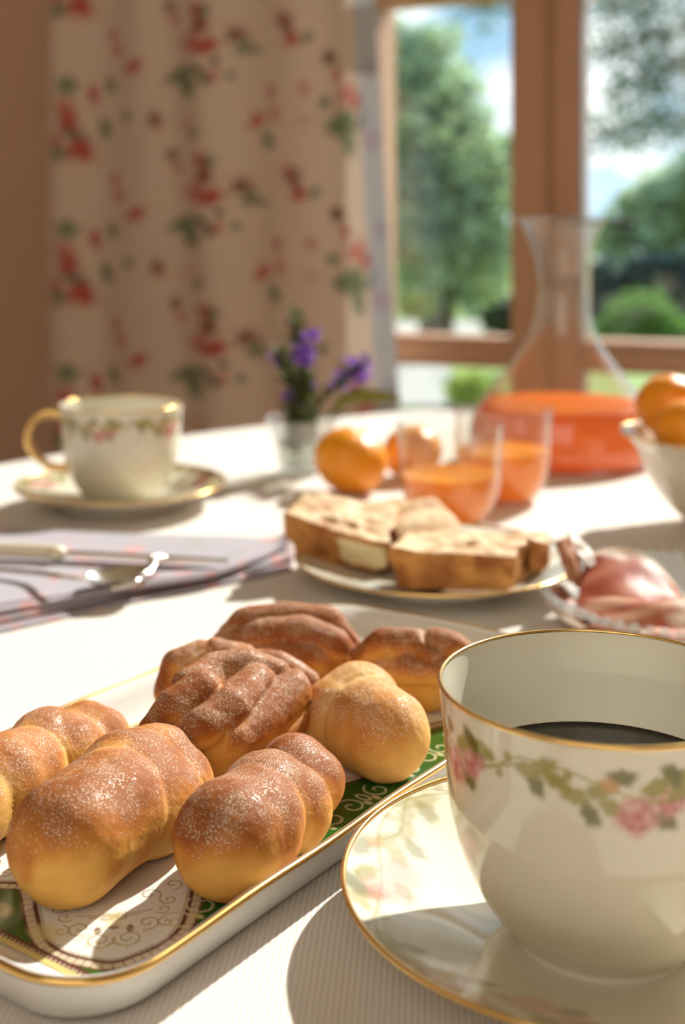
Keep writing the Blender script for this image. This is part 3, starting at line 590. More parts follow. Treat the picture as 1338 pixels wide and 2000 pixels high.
# ------------------------------------------------------------------ small plate with pie slices
saucer((.0515, .692), .0775, 'small white plate with gold edge under the pie slices', None, 0, 1, rim=.0145, floral=False, name='side_plate', cat='plate')
def pie(top, bot, label, rough=.0026, cut_u=None, seed=0, bumpy=1.0):
    # top / bot: four world points each (front-left, front-right, back-right, back-left)
    n = 34; T, B = [np.array(q, float) for q in (top, bot)]; V = []; col = []; Fc = []
    def patch(a, b, c, d, kind):
        off = len(V)
        for i in range(n):
            for j in range(n):
                u, w = i/(n-1), j/(n-1); V.append((a*(1-u)+b*u)*(1-w)+(d*(1-u)+c*u)*w); col.append(5 if kind == 1.5 and u > cut_u and .12 < w < .82 else int(kind))
        for i in range(n-1):
            for j in range(n-1): Fc.append((off+i*n+j, off+(i+1)*n+j, off+(i+1)*n+j+1, off+i*n+j+1))
    patch(T[0], T[1], T[2], T[3], 0); patch(B[0], B[3], B[2], B[1], 4)
    for s_, (i, j) in enumerate(((0, 1), (1, 2), (2, 3), (3, 0))): patch(B[i], B[j], T[j], T[i], 1.5 if (s_ == 0 and cut_u) else 1)
    V = np.array(V); col = np.array(col); cen = V.mean(0)
    # round the edges by pulling the box towards a super-ellipsoid
    ext = np.ptp(V, axis=0)/2; q = (V-cen)/ext; ln = (np.abs(q)**7).sum(1)**(1/7); f_ = np.where(ln > 1e-6, np.minimum(1, 1.06/np.maximum(ln, .2)), 1); V = cen+(V-cen)*np.minimum(1, f_)[:, None]
    g = V; nz = (vnoise(g, 110, seed, 4)-.5)*3.2
    dr = V-cen; dr /= np.linalg.norm(dr, axis=1)[:, None]; V = V+dr*(rough*nz*bumpy)[:, None]
    V[:, 2] += .006*bumpy*(vnoise(g, 45, seed+3, 2)-.5)*(V[:, 2]-B[:, 2].min())/.03
    V[:, 2] = np.maximum(V[:, 2], B[:, 2].min())
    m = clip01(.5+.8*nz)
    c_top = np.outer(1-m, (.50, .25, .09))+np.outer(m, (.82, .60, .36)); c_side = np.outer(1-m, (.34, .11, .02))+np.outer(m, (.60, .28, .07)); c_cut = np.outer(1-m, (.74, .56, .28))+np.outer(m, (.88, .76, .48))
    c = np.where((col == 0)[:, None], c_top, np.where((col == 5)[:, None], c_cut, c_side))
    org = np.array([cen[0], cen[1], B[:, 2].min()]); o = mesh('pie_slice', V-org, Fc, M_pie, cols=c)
    bm = bmesh.new(); bm.from_mesh(o.data); bmesh.ops.remove_doubles(bm, verts=bm.verts, dist=.0002); bm.to_mesh(o.data); bm.free()
    o.location = tuple(org); return tag(o, label, 'pie', 'baked pie slices on the small plate')
z3 = .0115
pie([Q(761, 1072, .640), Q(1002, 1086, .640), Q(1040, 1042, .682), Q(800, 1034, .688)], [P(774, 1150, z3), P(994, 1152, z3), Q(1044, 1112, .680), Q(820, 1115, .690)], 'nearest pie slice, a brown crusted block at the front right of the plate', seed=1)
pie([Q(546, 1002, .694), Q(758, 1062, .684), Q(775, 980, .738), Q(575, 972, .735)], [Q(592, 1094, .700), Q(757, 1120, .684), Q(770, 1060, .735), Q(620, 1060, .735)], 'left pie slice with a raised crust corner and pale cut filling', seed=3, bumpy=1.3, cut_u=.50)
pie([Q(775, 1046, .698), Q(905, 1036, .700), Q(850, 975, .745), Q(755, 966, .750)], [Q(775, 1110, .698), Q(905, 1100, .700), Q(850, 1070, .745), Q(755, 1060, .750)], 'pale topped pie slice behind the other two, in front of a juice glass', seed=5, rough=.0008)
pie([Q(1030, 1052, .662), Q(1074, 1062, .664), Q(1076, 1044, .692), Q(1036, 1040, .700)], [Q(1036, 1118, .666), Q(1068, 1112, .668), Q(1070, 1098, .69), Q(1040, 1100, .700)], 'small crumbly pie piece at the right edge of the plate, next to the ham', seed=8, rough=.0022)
cf = MB()                                 # pale filling of the left slice's cut face
# ------------------------------------------------------------------ ham on a cut glass plate
def glass_plate():
    c = (.1720, .6240); R = .0715; e = empty('cut_glass_plate', (c[0], c[1], 0), 'small cut glass plate with beaded rim under the ham', 'plate')
    V, Fc = lathe(dense([(0, .0005), (.035, .0005), (.042, .002), (.060, .0085), (R, .0130), (R+.0005, .0142), (R-.001, .0150), (.060, .0110), (.042, .0046), (.035, .0032), (0, .0030)], 5), 96)
    th = np.arctan2(V[:, 1], V[:, 0]); r = np.hypot(V[:, 0], V[:, 1]); V[:, 2] += .0006*np.cos(th*32)*sstep(.04, .06, r)*(V[:, 2] > .002); mesh('dish', V, Fc, M_cut, e)
    b = ico(2, .0023); first = None
    for k_ in range(64):
        t = 2*PI*k_/64
        if first is None: first = mesh('bead', b[0], b[1], M_cut, e); o = first
        else: o = first.copy(); S.collection.objects.link(o); o.parent = e
        o.location = (R*math.cos(t), R*math.sin(t), .0150)
glass_plate()
def bez(Pt, n=28, m=28):
    from math import comb
    A_ = np.array(Pt); r_, c_ = A_.shape[:2]; u = np.linspace(0, 1, n); w = np.linspace(0, 1, m)
    bu = np.stack([comb(r_-1, i)*u**i*(1-u)**(r_-1-i) for i in range(r_)], 1); bw = np.stack([comb(c_-1, i)*w**i*(1-w)**(c_-1-i) for i in range(c_)], 1)
    return np.einsum('ui,wj,ijk->uwk', bu, bw, A_)
def ham(rows, label, meat=(.42, .085, .04), meat2=(.60, .21, .12), fat=(.88, .74, .62), fatw=.16, edge='v1', seed=0):
    G = bez([[Q(*q) for q in r] for r in rows], 44, 44); n, m = G.shape[:2]
    U_, W_ = np.meshgrid(np.linspace(0, 1, n), np.linspace(0, 1, m), indexing='ij')
    du = np.gradient(G, axis=0); dw = np.gradient(G, axis=1); N_ = np.cross(du, dw); N_ /= np.linalg.norm(N_, axis=2)[..., None]+1e-9
    G = G+N_*(.0009*np.sin(U_*9+seed)*np.sin(W_*7+seed*2)+.0003*np.sin(W_*15+4*U_+seed))[..., None]
    t = {'v1': 1-W_, 'v0': W_, 'u1': 1-U_, 'u0': U_}[edge]; fm = 1-sstep(fatw*.6, fatw*1.15, t+.05*np.sin((U_+W_)*14+seed))
    mm = .5+.5*np.sin(U_*9+seed+3*np.sin(W_*6)); c = (1-mm)[..., None]*np.array(meat)+mm[..., None]*np.array(meat2); c = c+fm[..., None]*(np.array(fat)-c)
    V = G.reshape(-1, 3); V[:, 2] = np.maximum(V[:, 2], .0058); cen = V.mean(0); cen[2] = V[:, 2].min()
    o = mesh('ham_slice', V-cen, grid_faces(n, m), M_ham, cols=c.reshape(-1, 3)); o.location = tuple(cen)
    s_ = o.modifiers.new('thickness', 'SOLIDIFY'); s_.thickness = .0012; s_.offset = 0
    return tag(o, label, 'ham', 'folded slices of cured ham on the glass plate')
ham([[(1128, 1195, .612), (1128, 1150, .626), (1138, 1112, .645), (1152, 1088, .650)], [(1200, 1205, .598), (1200, 1165, .612), (1195, 1085, .648), (1200, 1052, .656)], [(1270, 1205, .596), (1270, 1170, .612), (1262, 1090, .648), (1270, 1066, .652)], [(1340, 1195, .598), (1336, 1180, .612), (1330, 1172, .630), (1334, 1164, .634)]],
    'largest cured ham slice, arched and shining, with a pale fat edge', edge='v1', fatw=.20, seed=1)
ham([[(1128, 1250, .600), (1125, 1215, .604), (1140, 1180, .612), (1150, 1165, .620)], [(1200, 1275, .585), (1195, 1200, .592), (1200, 1165, .604), (1215, 1170, .612)], [(1290, 1275, .580), (1280, 1195, .588), (1285, 1180, .600), (1290, 1182, .606)], [(1375, 1260, .580), (1370, 1190, .588), (1370, 1165, .598), (1375, 1165, .606)]],
    'lower ham slice lying across the front of the glass plate', meat=(.60, .20, .13), meat2=(.78, .46, .30), edge='u1', fatw=.25, seed=2)
ham([[(1085, 1062, .640), (1095, 1085, .636), (1100, 1110, .632), (1112, 1136, .628)], [(1098, 1050, .640), (1112, 1080, .632), (1122, 1105, .626), (1126, 1140, .622)], [(1108, 1045, .646), (1125, 1070, .640), (1128, 1110, .632), (1130, 1150, .626)], [(1120, 1060, .652), (1132, 1080, .648), (1138, 1120, .640), (1140, 1150, .634)]],
    'upright brownish ham slice at the left of the pile, against the pie plate', meat=(.48, .20, .10), meat2=(.62, .32, .18), edge='u1', fatw=.08, seed=3)
ham([[(1104, 1042, .650), (1116, 1060, .646), (1126, 1080, .640), (1146, 1106, .636)], [(1116, 1044, .654), (1134, 1056, .650), (1146, 1080, .646), (1156, 1106, .640)], [(1130, 1056, .660), (1146, 1064, .656), (1160, 1084, .650), (1166, 1104, .646)]],
    'white strip of ham fat standing up at the top left of the pile', meat=(.90, .84, .76), meat2=(.93, .86, .80), fat=(.92, .86, .80), seed=4)
ham([[(1062, 1180, .630), (1085, 1200, .612), (1110, 1225, .600), (1135, 1250, .590)], [(1085, 1130, .632), (1105, 1160, .618), (1125, 1190, .606), (1150, 1225, .598)], [(1110, 1130, .634), (1125, 1165, .622), (1138, 1190, .610), (1165, 1235, .600)], [(1120, 1180, .640), (1140, 1200, .630), (1150, 1220, .615), (1180, 1250, .604)]],
    'crumpled reddish ham slice at the lower left of the glass plate', meat=(.42, .12, .06), meat2=(.74, .38, .26), edge='u0', fatw=.22, seed=5)
ham([[(1250, 1238, .562), (1290, 1242, .560), (1340, 1250, .560), (1400, 1262, .560)], [(1252, 1230, .572), (1290, 1226, .572), (1340, 1228, .572), (1400, 1240, .572)], [(1262, 1234, .582), (1300, 1230, .584), (1345, 1232, .584), (1400, 1245, .584)]],
    'small pink curl of ham poking out just above the coffee cup rim', meat=(.78, .34, .24), meat2=(.86, .52, .42), edge='v0', fatw=.10, seed=6)
# ------------------------------------------------------------------ juice carafe, glasses
def shell(name, prof_out, th, center, mat, label, cat, group=None, part='glass', seg=96, base_t=.004):
    e = empty(name, (center[0], center[1], 0), label, cat, group)
    po = dense(prof_out, 8); z1 = po[-1, 1]
    inner = [(max(r-th, 0), q) for r, q in po[::-1] if q > base_t+.0005 and r > th]+[(max(po[np.searchsorted(po[:, 1], base_t), 0]-th*1.6, 0), base_t), (0, base_t)]
    pr = [(0, .0003)]+[tuple(x) for x in po]+[(po[-1, 0]-th*.5, z1+th*.4)]+inner
    V, Fc = lathe(pr, seg); mesh(part, V, Fc, mat, e); return e, po
def fill(name, po, th, z, base_t, center, mat, label, cat, group=None, men=.0006):
    z0 = base_t+.0006; zs = np.linspace(z0, z, 24); rs = np.interp(zs, po[:, 1], po[:, 0])-th*1.4
    pr = [(0, z0)]+list(zip(rs, zs))+[(rs[-1]-.001, z-men*.2), (rs[-1]*.8, z-men), (0, z-men)]
    V, Fc = lathe(pr, 96); o = mesh(name, V, Fc, mat); o.location = (center[0], center[1], 0); return tag(o, label, cat, group)
CA = (.1885, 1.064)
CPROF = [(.070, .0004), (.0785, .004), (.0812, .013), (.0800, .026), (.0755, .041), (.0668, .054), (.0560, .0675), (.0410, .087), (.0300, .104), (.0245, .120), (.0210, .140), (.0202, .154), (.0228, .172), (.0290, .190), (.0375, .2060)]
e, po = shell('juice_carafe', CPROF, .0014, CA, M_glass, 'tall flared glass carafe half full of orange juice, before the window', 'carafe')
fill('carafe_juice', po, .0014, .0490, .004, CA, M_juice2, 'deep orange juice inside the tall glass carafe', 'juice', 'orange juice')
GPROF = [(.0195, .0004), (.0225, .002), (.0270, .008), (.0318, .018), (.0340, .030), (.0350, .045), (.0360, .0675)]
for c, lab, zj in (((.0720, .832), 'front juice glass, behind the pie slices', .0335), ((.1165, .902), 'rear juice glass, standing before the carafe', .0370)):
    e, po = shell('juice_glass', GPROF, .0010, c, M_glass, 'clear tumbler, '+lab, 'glass', 'juice tumblers')
    fill('glass_of_juice', po, .0010, zj, .004, c, M_juice, 'orange juice inside the '+lab, 'juice', 'orange juice').name = 'tumbler_juice'
# ------------------------------------------------------------------ mandarins and the fruit bowl
def mandarin(c, r, label, group, flat=.87, seed=0, tilt=(0, 0)):
    V, Fc = ico(5); th = np.arctan2(V[:, 1], V[:, 0]); rad = np.hypot(V[:, 0], V[:, 1])
    d = 1+.012*np.cos(th*9+seed)*rad+.015*np.sin(V[:, 0]*3+seed)*np.sin(V[:, 1]*4); V = V*d[:, None]; V[:, 2] *= flat
    V[:, 2] -= .10*np.exp(-(rad/.16)**2)*np.sign(V[:, 2])
    e = empty('mandarin', c, label, 'orange', group); e.rotation_euler = (tilt[0], tilt[1], seed)
    mesh('peel', V*r, Fc, M_citrus, e); v, f = ico(2, r*.07); v[:, 2] *= .5; v[:, 2] += r*flat*.90; mesh('stem_button', v, f, M_stemgreen, e, label='green stem button')
mandarin((.0060, .930, .0243), .0276, 'nearest whole mandarin on the cloth, left of the juice glasses', 'mandarins lying on the tablecloth', seed=1, tilt=(.25, .1))
mandarin((.0550, .985, .0208), .0238, 'smaller mandarin seen partly through the front juice glass', 'mandarins lying on the tablecloth', seed=2, tilt=(-.2, .3))
BW = (.262, .815)
e = empty('fruit_bowl', (BW[0], BW[1], 0), 'white porcelain fruit bowl with gold edge, cut off at the right', 'bowl')
bo = dense([(0, .002), (.030, .002), (.031, .0003), (.034, .0003), (.036, .004), (.050, .018), (.062, .036), (.068, .052), (.074, .0605), (.0775, .0620)], 7)
bi = dense([(.0770, .0632), (.072, .0620), (.0655, .052), (.0595, .036), (.0475, .0205), (.034, .0075), (0, .0060)], 6)
V, Fc = lathe(np.vstack([bo, bi]), 128); th = np.arctan2(V[:, 1], V[:, 0]); r = np.hypot(V[:, 0], V[:, 1]); sc = 1+.02*np.cos(th*14)*sstep(.06, .077, r); V[:, 0] *= sc; V[:, 1] *= sc; mesh('bowl_body', V, Fc, M_porcw, e)
tt = np.linspace(0, 2*PI, 220); V, Fc = tube([(.0778*(1+.02*math.cos(t*14))*math.cos(t), .0778*(1+.02*math.cos(t*14))*math.sin(t), .0628) for t in tt], .0008, 8, False); mesh('gold_rim', V, Fc, M_gold, e)
for i, (px, py, y, r, lab) in enumerate(((1312, 795, .845, .0245, 'back mandarin in the fruit bowl, topmost at the bowl\'s left'), (1345, 838, .800, .0220, 'front mandarin in the fruit bowl, nearest its left rim'), (1450, 800, .81, .026, 'mandarin in the right half of the fruit bowl'), (1453, 948, .825, .0215, 'mandarin lowest in the middle of the fruit bowl'))):
    mandarin(tuple(Q(px, py, y)), r, lab, 'mandarins piled in the fruit bowl', seed=i*1.7, tilt=(.5*i-.5, .3))
# ------------------------------------------------------------------ vase with flower sprigs
VA = (-.0330, 1.008)
e, po = shell('glass_vase', [(.0170, .0004), (.0185, .003), (.0190, .010), (.0215, .022), (.0255, .034), (.0305, .0440)], .0014, VA, M_cut, 'small flared glass vase holding the purple flower sprigs', 'vase', base_t=.006)
fill('vase_water', po, .0014, .026, .006, VA, thin_glass('water', (.90, .93, .90), ior=1.33), 'clear water in the little flower vase', 'water')
def sprig(path, label, nleaf, leaf=.012, flowers=(), seed=0, droop=.0):
    r_ = np.random.default_rng(seed); p = dense([tuple(q) for q in path], 10); org = p[0]
    e = empty('flower_sprig', tuple(org), label, 'flower', 'purple flowered sprigs in the glass vase')
    v, f = tube(p-org, .0011, 6); mesh('stem', v, f, M_stemgreen, e)
    V, Fc, C = [], [], []
    for i in range(nleaf):
        a = p[int(r_.uniform(.12, 1)*(len(p)-1))]-org; d = r_.normal(size=3); d[2] = abs(d[2])*.8+.2; d /= np.linalg.norm(d); s_ = np.cross(d, r_.normal(size=3)); s_ /= np.linalg.norm(s_); l = leaf*r_.uniform(.6, 1.2); w_ = l*.13; o = len(V)
        V += [a, a+d*l*.4+s_*w_, a+d*l, a+d*l*.4-s_*w_]; Fc.append((o, o+1, o+2, o+3)); g = r_.uniform(.5, 1.2); C += [np.array(lin(92, 104, 58))*g]*4
    mesh('leaves', V, Fc, M_sprig, e, cols=np.array(C), smooth=False)['kind'] = 'stuff'
    V, Fc, C = [], [], []
    for (fx, fz, rad, nn) in flowers:
        c = Q(fx, fz, 1.008)-org; c[1] += r_.uniform(-.006, .006)
        for i in range(nn):
            q = c+r_.normal(size=3)*rad*.5; 
            for k_ in range(4):
                d = r_.normal(size=3); d /= np.linalg.norm(d); s_ = np.cross(d, r_.normal(size=3)); s_ /= np.linalg.norm(s_); l = .0052*r_.uniform(.7, 1.2); o = len(V)
                V += [q, q+d*l*.6+s_*l*.38, q+d*l, q+d*l*.6-s_*l*.38]; Fc.append((o, o+1, o+2, o+3)); C += [np.array(lin(172, 124, 216) if r_.random() < .6 else lin(120, 78, 186))*r_.uniform(.8, 1.3)]*4
    if V: mesh('blossoms', V, Fc, M_sprig, e, cols=clip01(np.array(C)), smooth=False)['kind'] = 'stuff'
b0 = lambda dx, dy: np.array([VA[0]+dx, VA[1]+dy, .008])
sprig([b0(.002, 0), Q(590, 800, 1.008), Q(585, 700, 1.008), Q(572, 612, 1.008)], 'tallest sprig, rising straight up with purple blossoms at two heights', 200, .013, ((592, 690, .009, 46), (585, 660, .005, 14), (612, 650, .005, 10)), 1)
sprig([b0(-.004, .003), Q(575, 790, 1.012), Q(560, 730, 1.012), Q(548, 680, 1.012)], 'leafy dark green sprig leaning left over the vase rim', 190, .013, ((540, 705, .003, 4), (585, 765, .009, 44)), 2)
sprig([b0(.006, 0), Q(625, 790, 1.005), Q(668, 752, 1.0), Q(715, 705, 1.0)], 'sprig leaning right with the widest purple flower head', 120, .010, ((700, 722, .010, 60), (668, 750, .007, 26)), 3)
sprig([b0(.0, -.004), Q(600, 820, .998), Q(596, 770, .998), Q(602, 735, .998)], 'short bushy sprig filling the mouth of the vase', 170, .014, ((575, 775, .007, 24), (600, 750, .005, 14)), 4)
sprig([b0(-.007, -.002), Q(570, 850, 1.0), Q(572, 800, 1.0), Q(600, 780, 1.0)], 'leafy sprig mostly inside the vase', 160, .013, (), 5)
lf = dense([tuple(Q(640, 812, 1.0)), tuple(Q(672, 780, .998)), tuple(Q(730, 773, .996)), tuple(Q(784, 778, .994))], 8); n = len(lf); Vl, Fl = [], []
for i, q in enumerate(lf):
    w_ = .0050*math.sin(PI*min(1, (i+.6)/n*1.02))**.7+.0006; Vl += [q+np.array([0, -.6*w_, w_]), q+np.array([0, 0, -.0008]), q+np.array([0, .6*w_, -w_])]
Fl = [(i*3+j, (i+1)*3+j, (i+1)*3+j+1, i*3+j+1) for i in range(n-1) for j in range(2)]
o = mesh('long_leaf', np.array(Vl)-lf[0], Fl, M_sprig, cols=np.tile(np.array(lin(120, 128, 42)), (len(Vl), 1))); o.location = tuple(lf[0]); o.modifiers.new('t', 'SOLIDIFY').thickness = .0005
tag(o, 'long narrow green leaf reaching right from the vase', 'leaf')
# ------------------------------------------------------------------ napkin and cutlery
def napkin_sheet(name, outline_front, outline_back, z, mat_seed, th, parent, lift=None):
    nf, nb = dense([tuple(P(px, py, z)) for px, py in outline_front], 14), dense([tuple(P(px, py, z)) for px, py in outline_back], 14)
    n = 150; ri = lambda c: np.stack([np.interp(np.linspace(0, 1, n), np.linspace(0, 1, len(c)), c[:, k_]) for k_ in range(3)], 1); A_, B_ = ri(nf), ri(nb); m = 80; G = A_[:, None]*(1-np.linspace(0, 1, m))[None, :, None]+B_[:, None]*np.linspace(0, 1, m)[None, :, None]
    U_, W_ = np.meshgrid(np.linspace(0, 1, n), np.linspace(0, 1, m), indexing='ij')
    G[..., 2] = z+.0006*np.sin(U_*9+mat_seed)*np.sin(W_*7+mat_seed)
    if lift: G[..., 2] += lift(U_, W_)
    edge = np.minimum(np.minimum(W_, 1-W_)/.03, np.minimum(1, (1-U_)/.015)); G[..., 2] -= th*.4*(1-sstep(0, 1, edge))
    pt = Paint(G[..., 0].ravel(), G[..., 1].ravel(), lin(176, 168, 176)); r_ = np.random.default_rng(9)
    for i in range(170):
        x, y = r_.uniform(-.50, 0), r_.uniform(.58, .83); pt.blob(x, y, r_.uniform(.003, .009), r_.uniform(.003, .007), (lin(222, 150, 142), lin(214, 136, 130), lin(160, 164, 150), lin(226, 180, 174))[i % 4], r_.uniform(0, 3), .6, .7, wob=.2)
    # dark hem line near the front edge
    hem = (np.abs(W_-.035) < .010).ravel()*.8; pt.over(hem, lin(120, 108, 116)); hem2 = (U_ > .965).ravel()*.6; pt.over(hem2, lin(150, 112, 104))
    o = mesh(name, G.reshape(-1, 3), grid_faces(n, m), M_napkin, parent, cols=pt.c, world=True); s_ = o.modifiers.new('thickness', 'SOLIDIFY'); s_.thickness = th; s_.offset = -1; return o
nk = empty('folded_napkin', (-.20, .70, 0), 'folded pink and grey floral napkin under the cutlery, at the left', 'napkin')
napkin_sheet('bottom_layer', [(-480, 1330), (0, 1229), (250, 1174), (450, 1135), (570, 1108)], [(-480, 1045), (0, 1045), (250, 1050), (450, 1056), (575, 1072)], .0022, 1, .0016, nk)
napkin_sheet('middle_layer', [(-480, 1300), (0, 1207), (180, 1168), (300, 1142), (450, 1118), (574, 1088)], [(-480, 1036), (0, 1040), (250, 1046), (450, 1050), (570, 1060)], .0048, 3, .0018, nk)
napkin_sheet('top_layer', [(-480, 1285), (0, 1192), (110, 1172), (230, 1150), (400, 1126), (500, 1095), (572, 1062)], [(-480, 1030), (0, 1030), (250, 1040), (450, 1046), (566, 1050)], .0074, 5, .0018, nk,
             lambda U_, W_: .0045*np.exp(-((1-U_)/.05)**2)+.0012*np.exp(-((W_-.04)/.04)**2))
NZ = .0090
def P3(px, py, dz=0): return P(px, py, NZ+dz)
kn = empty('table_knife', tuple(P3(100, 1085)), 'silver table knife with pale bar handle lying on the napkin, furthest from the buns', 'knife')
h0, h1, h2 = P3(-260, 1066, .004), P3(60, 1076, .004), P3(112, 1080, .004)
V, Fc = tube(dense([tuple(h0), tuple(h1), tuple(h2), tuple(P3(122, 1081, .003))], 6), [.0042]*6+[.0042]*6+list(np.linspace(.0042, .0026, 7)), 12); mesh('handle', V, Fc, plain('pale_horn', (.86, .76, .56), .3), kn, world=True, label='pale cream handle')
b0_, b1_ = P3(118, 1081, .003), P3(445, 1099, .001); n = 30; V = []
for i in range(n):
    t = i/(n-1); c = b0_+(b1_-b0_)*t; w_ = .0078*(1-t**6)*(.72+.28*math.sin(PI*min(1, t*1.3)*.5))+.0003
    V += [c+np.array([0, -w_, .0004]), c+np.array([0, 0, .0022]), c+np.array([0, w_, .0004]), c+np.array([0, 0, -.0004])]
Fc = [(i*4+j, (i+1)*4+j, (i+1)*4+(j+1) % 4, i*4+(j+1) % 4) for i in range(n-1) for j in range(4)]+[(3, 2, 1, 0), ((n-1)*4, (n-1)*4+1, (n-1)*4+2, (n-1)*4+3)]
mesh('blade', V, Fc, M_steel, kn, world=True, label='polished blade')
def spoon():
    e = empty('teaspoon', tuple(P3(180, 1130)), 'silver teaspoon lying on the napkin, bowl towards the pie plate', 'spoon')
    c = P3(232, 1118, .006); ax = np.array([.80, .60, .04]); ax /= np.linalg.norm(ax); sd = np.cross([0, 0, 1], ax); sd /= np.linalg.norm(sd); n = 30; V = []
    for i in range(n):
        for j in range(n):
            a_, b_ = i/(n-1)*2-1, j/(n-1)*2-1; x = a_*math.sqrt(1-b_*b_/2); y = b_*math.sqrt(1-a_*a_/2); rr = x*x+y*y
            V.append(c+ax*x*.0185+sd*y*.0115*(1-.12*x)+np.array([0, 0, -.0062*(1-rr)]))
    o = mesh('bowl', V, grid_faces(n, n), M_steel, e, world=True, label='hollow spoon bowl'); s_ = o.modifiers.new('t', 'SOLIDIFY'); s_.thickness = .0008
    nk_ = c-ax*.0175; V, Fc = tube(dense([tuple(nk_), tuple(nk_-ax*.012+np.array([-.004, .003, .003])), tuple(P3(40, 1116, .003)), tuple(P3(-260, 1096, .002))], 8), [.0016]*9+[.0022]*16, 10, True, .6); mesh('handle', V, Fc, M_steel, e, world=True)
spoon()
def fork():
    e = empty('dessert_fork', tuple(P3(300, 1096)), 'silver dessert fork resting beside the teaspoon, tines pointing at the knife blade', 'fork')
    ax = P3(318, 1090)-P3(250, 1142); ax /= np.linalg.norm(ax); tip = P3(306, 1093, .007); V, Fc = tube(dense([tuple(tip), tuple(tip-ax*.016+np.array([0, 0, -.004])), tuple(tip-ax*.032+np.array([0, 0, -.003])), tuple(P3(215, 1150, .002))], 8), .0018, 10, True, .7); mesh('handle', V, Fc, M_steel, e, world=True)
    sd = np.array([-ax[1], ax[0], 0])
    for k_ in range(3):
        q = tip+sd*(k_-1)*.0032; V, Fc = tube([q-ax*.004, q+ax*.006+np.array([0, 0, .0008]), q+ax*.014+np.array([0, 0, -.001])], [.0013, .0011, .0006], 8); mesh('tine', V, Fc, M_steel, e, world=True)
fork()
# ------------------------------------------------------------------ outdoors
GZ = -1.0
struct(MB().add([(-60, 3.2, GZ), (90, 3.2, GZ), (90, 160, GZ), (-60, 160, GZ), (-60, 3.2, GZ-.2), (90, 3.2, GZ-.2), (90, 160, GZ-.2), (-60, 160, GZ-.2)], [(0, 1, 2, 3), (7, 6, 5, 4), (0, 4, 5, 1), (1, 5, 6, 2), (2, 6, 7, 3), (3, 7, 4, 0)]).build('lawn', M_grass))
def Gp(px, py): p = P(px, py, GZ); return p
MB().box((0, 0, 0), (1, 1, 1), lambda x, y, z: (lambda a_, b_: (a_[0]+(b_[0]-a_[0])*x, a_[1] if y == 0 else b_[1], GZ+.04*z))(Gp(740, 668), Gp(975, 632))).build('garden_terrace', M_stone)['kind'] = 'structure'
q0 = Gp(785, 800); q1 = Gp(868, 716); MB().add([(q0[0]-.5, q0[1], GZ+.03), (q0[0]+.35, q0[1], GZ+.03), (q1[0]+.05, q1[1], GZ+.03), (q1[0]-.8, q1[1], GZ+.03), (q0[0]-.5, q0[1], GZ-.05), (q0[0]+.35, q0[1], GZ-.05), (q1[0]+.05, q1[1], GZ-.05), (q1[0]-.8, q1[1], GZ-.05)], [(0, 1, 2, 3), (7, 6, 5, 4), (0, 4, 5, 1), (1, 5, 6, 2), (2, 6, 7, 3), (3, 7, 4, 0)]).build('garden_path', M_stone)['kind'] = 'structure'
def tree(name, label, cat, base, blobs, n, leaf, cols, group=None, trunk=True, seed=0, tr=.10):
    r_ = np.random.default_rng(seed); e = empty(name, base, label, cat, group); base = np.array(base, float)
    bl = np.array(blobs, float); vol = bl[:, 3]*bl[:, 4]*bl[:, 5]; pick = r_.choice(len(bl), n, p=vol/vol.sum())
    # clumps inside each blob
    d = r_.normal(size=(n, 3)); d /= np.linalg.norm(d, axis=1)[:, None]; rad = r_.uniform(.35, 1, n)**(.5); cl = r_.integers(0, 60, n); off = np.random.default_rng(seed+5).normal(size=(60, 3)); off /= np.linalg.norm(off, axis=1)[:, None]
    d = d*.42+off[cl]*.75; c = bl[pick, :3]+d*rad[:, None]*bl[pick, 3:6]-base
    a_ = r_.normal(size=(n, 3)); a_ /= np.linalg.norm(a_, axis=1)[:, None]; b_ = np.cross(a_, r_.normal(size=(n, 3))); b_ /= np.linalg.norm(b_, axis=1)[:, None]; l = leaf*r_.uniform(.6, 1.3, n)
    V = np.stack([c-a_*l[:, None], c+b_*l[:, None]*.45, c+a_*l[:, None], c-b_*l[:, None]*.45], 1).reshape(-1, 3); V[:, 2] = np.maximum(V[:, 2], GZ-base[2]+.02)
    ci = (cl+pick*7) % len(cols); C = np.array(cols)[ci]*r_.uniform(.75, 1.25, n)[:, None]; C = np.repeat(C, 4, 0)
    Fc = np.arange(n*4).reshape(-1, 4)
    mesh('foliage', V, Fc, M_leaf, e, smooth=False, cols=clip01(C))['kind'] = 'stuff'
    if trunk:
        top = bl[:, :3].mean(0)-base; v, f = tube(dense([(0, 0, -.02), tuple(top*.35+np.array([.05, 0, 0])), tuple(top*.7), tuple(top)], 6), np.linspace(tr*1.3, tr*.5, 19), 10); mesh('trunk', v, f, M_bark, e)
        for k_ in range(min(6, len(bl))):
            v, f = tube(dense([tuple(top*.45), tuple((bl[k_, :3]-base)*.8+top*.1), tuple(bl[k_, :3]-base)], 5), np.linspace(tr*.5, tr*.12, 11), 7); mesh('branch', v, f, M_bark, e)
    return e
g1, g2, g3, g4 = lin(184, 206, 166), lin(158, 186, 164), lin(212, 224, 170), lin(132, 158, 144)
def B3(px, py, y, rx, ry=None, rz=None): p = Q(px, py, y); k_ = y/F; return (p[0], p[1], p[2], rx*k_, (ry or rx)*k_, (rz or rx)*k_)
y = 13.; p = Q(850, 640, y)
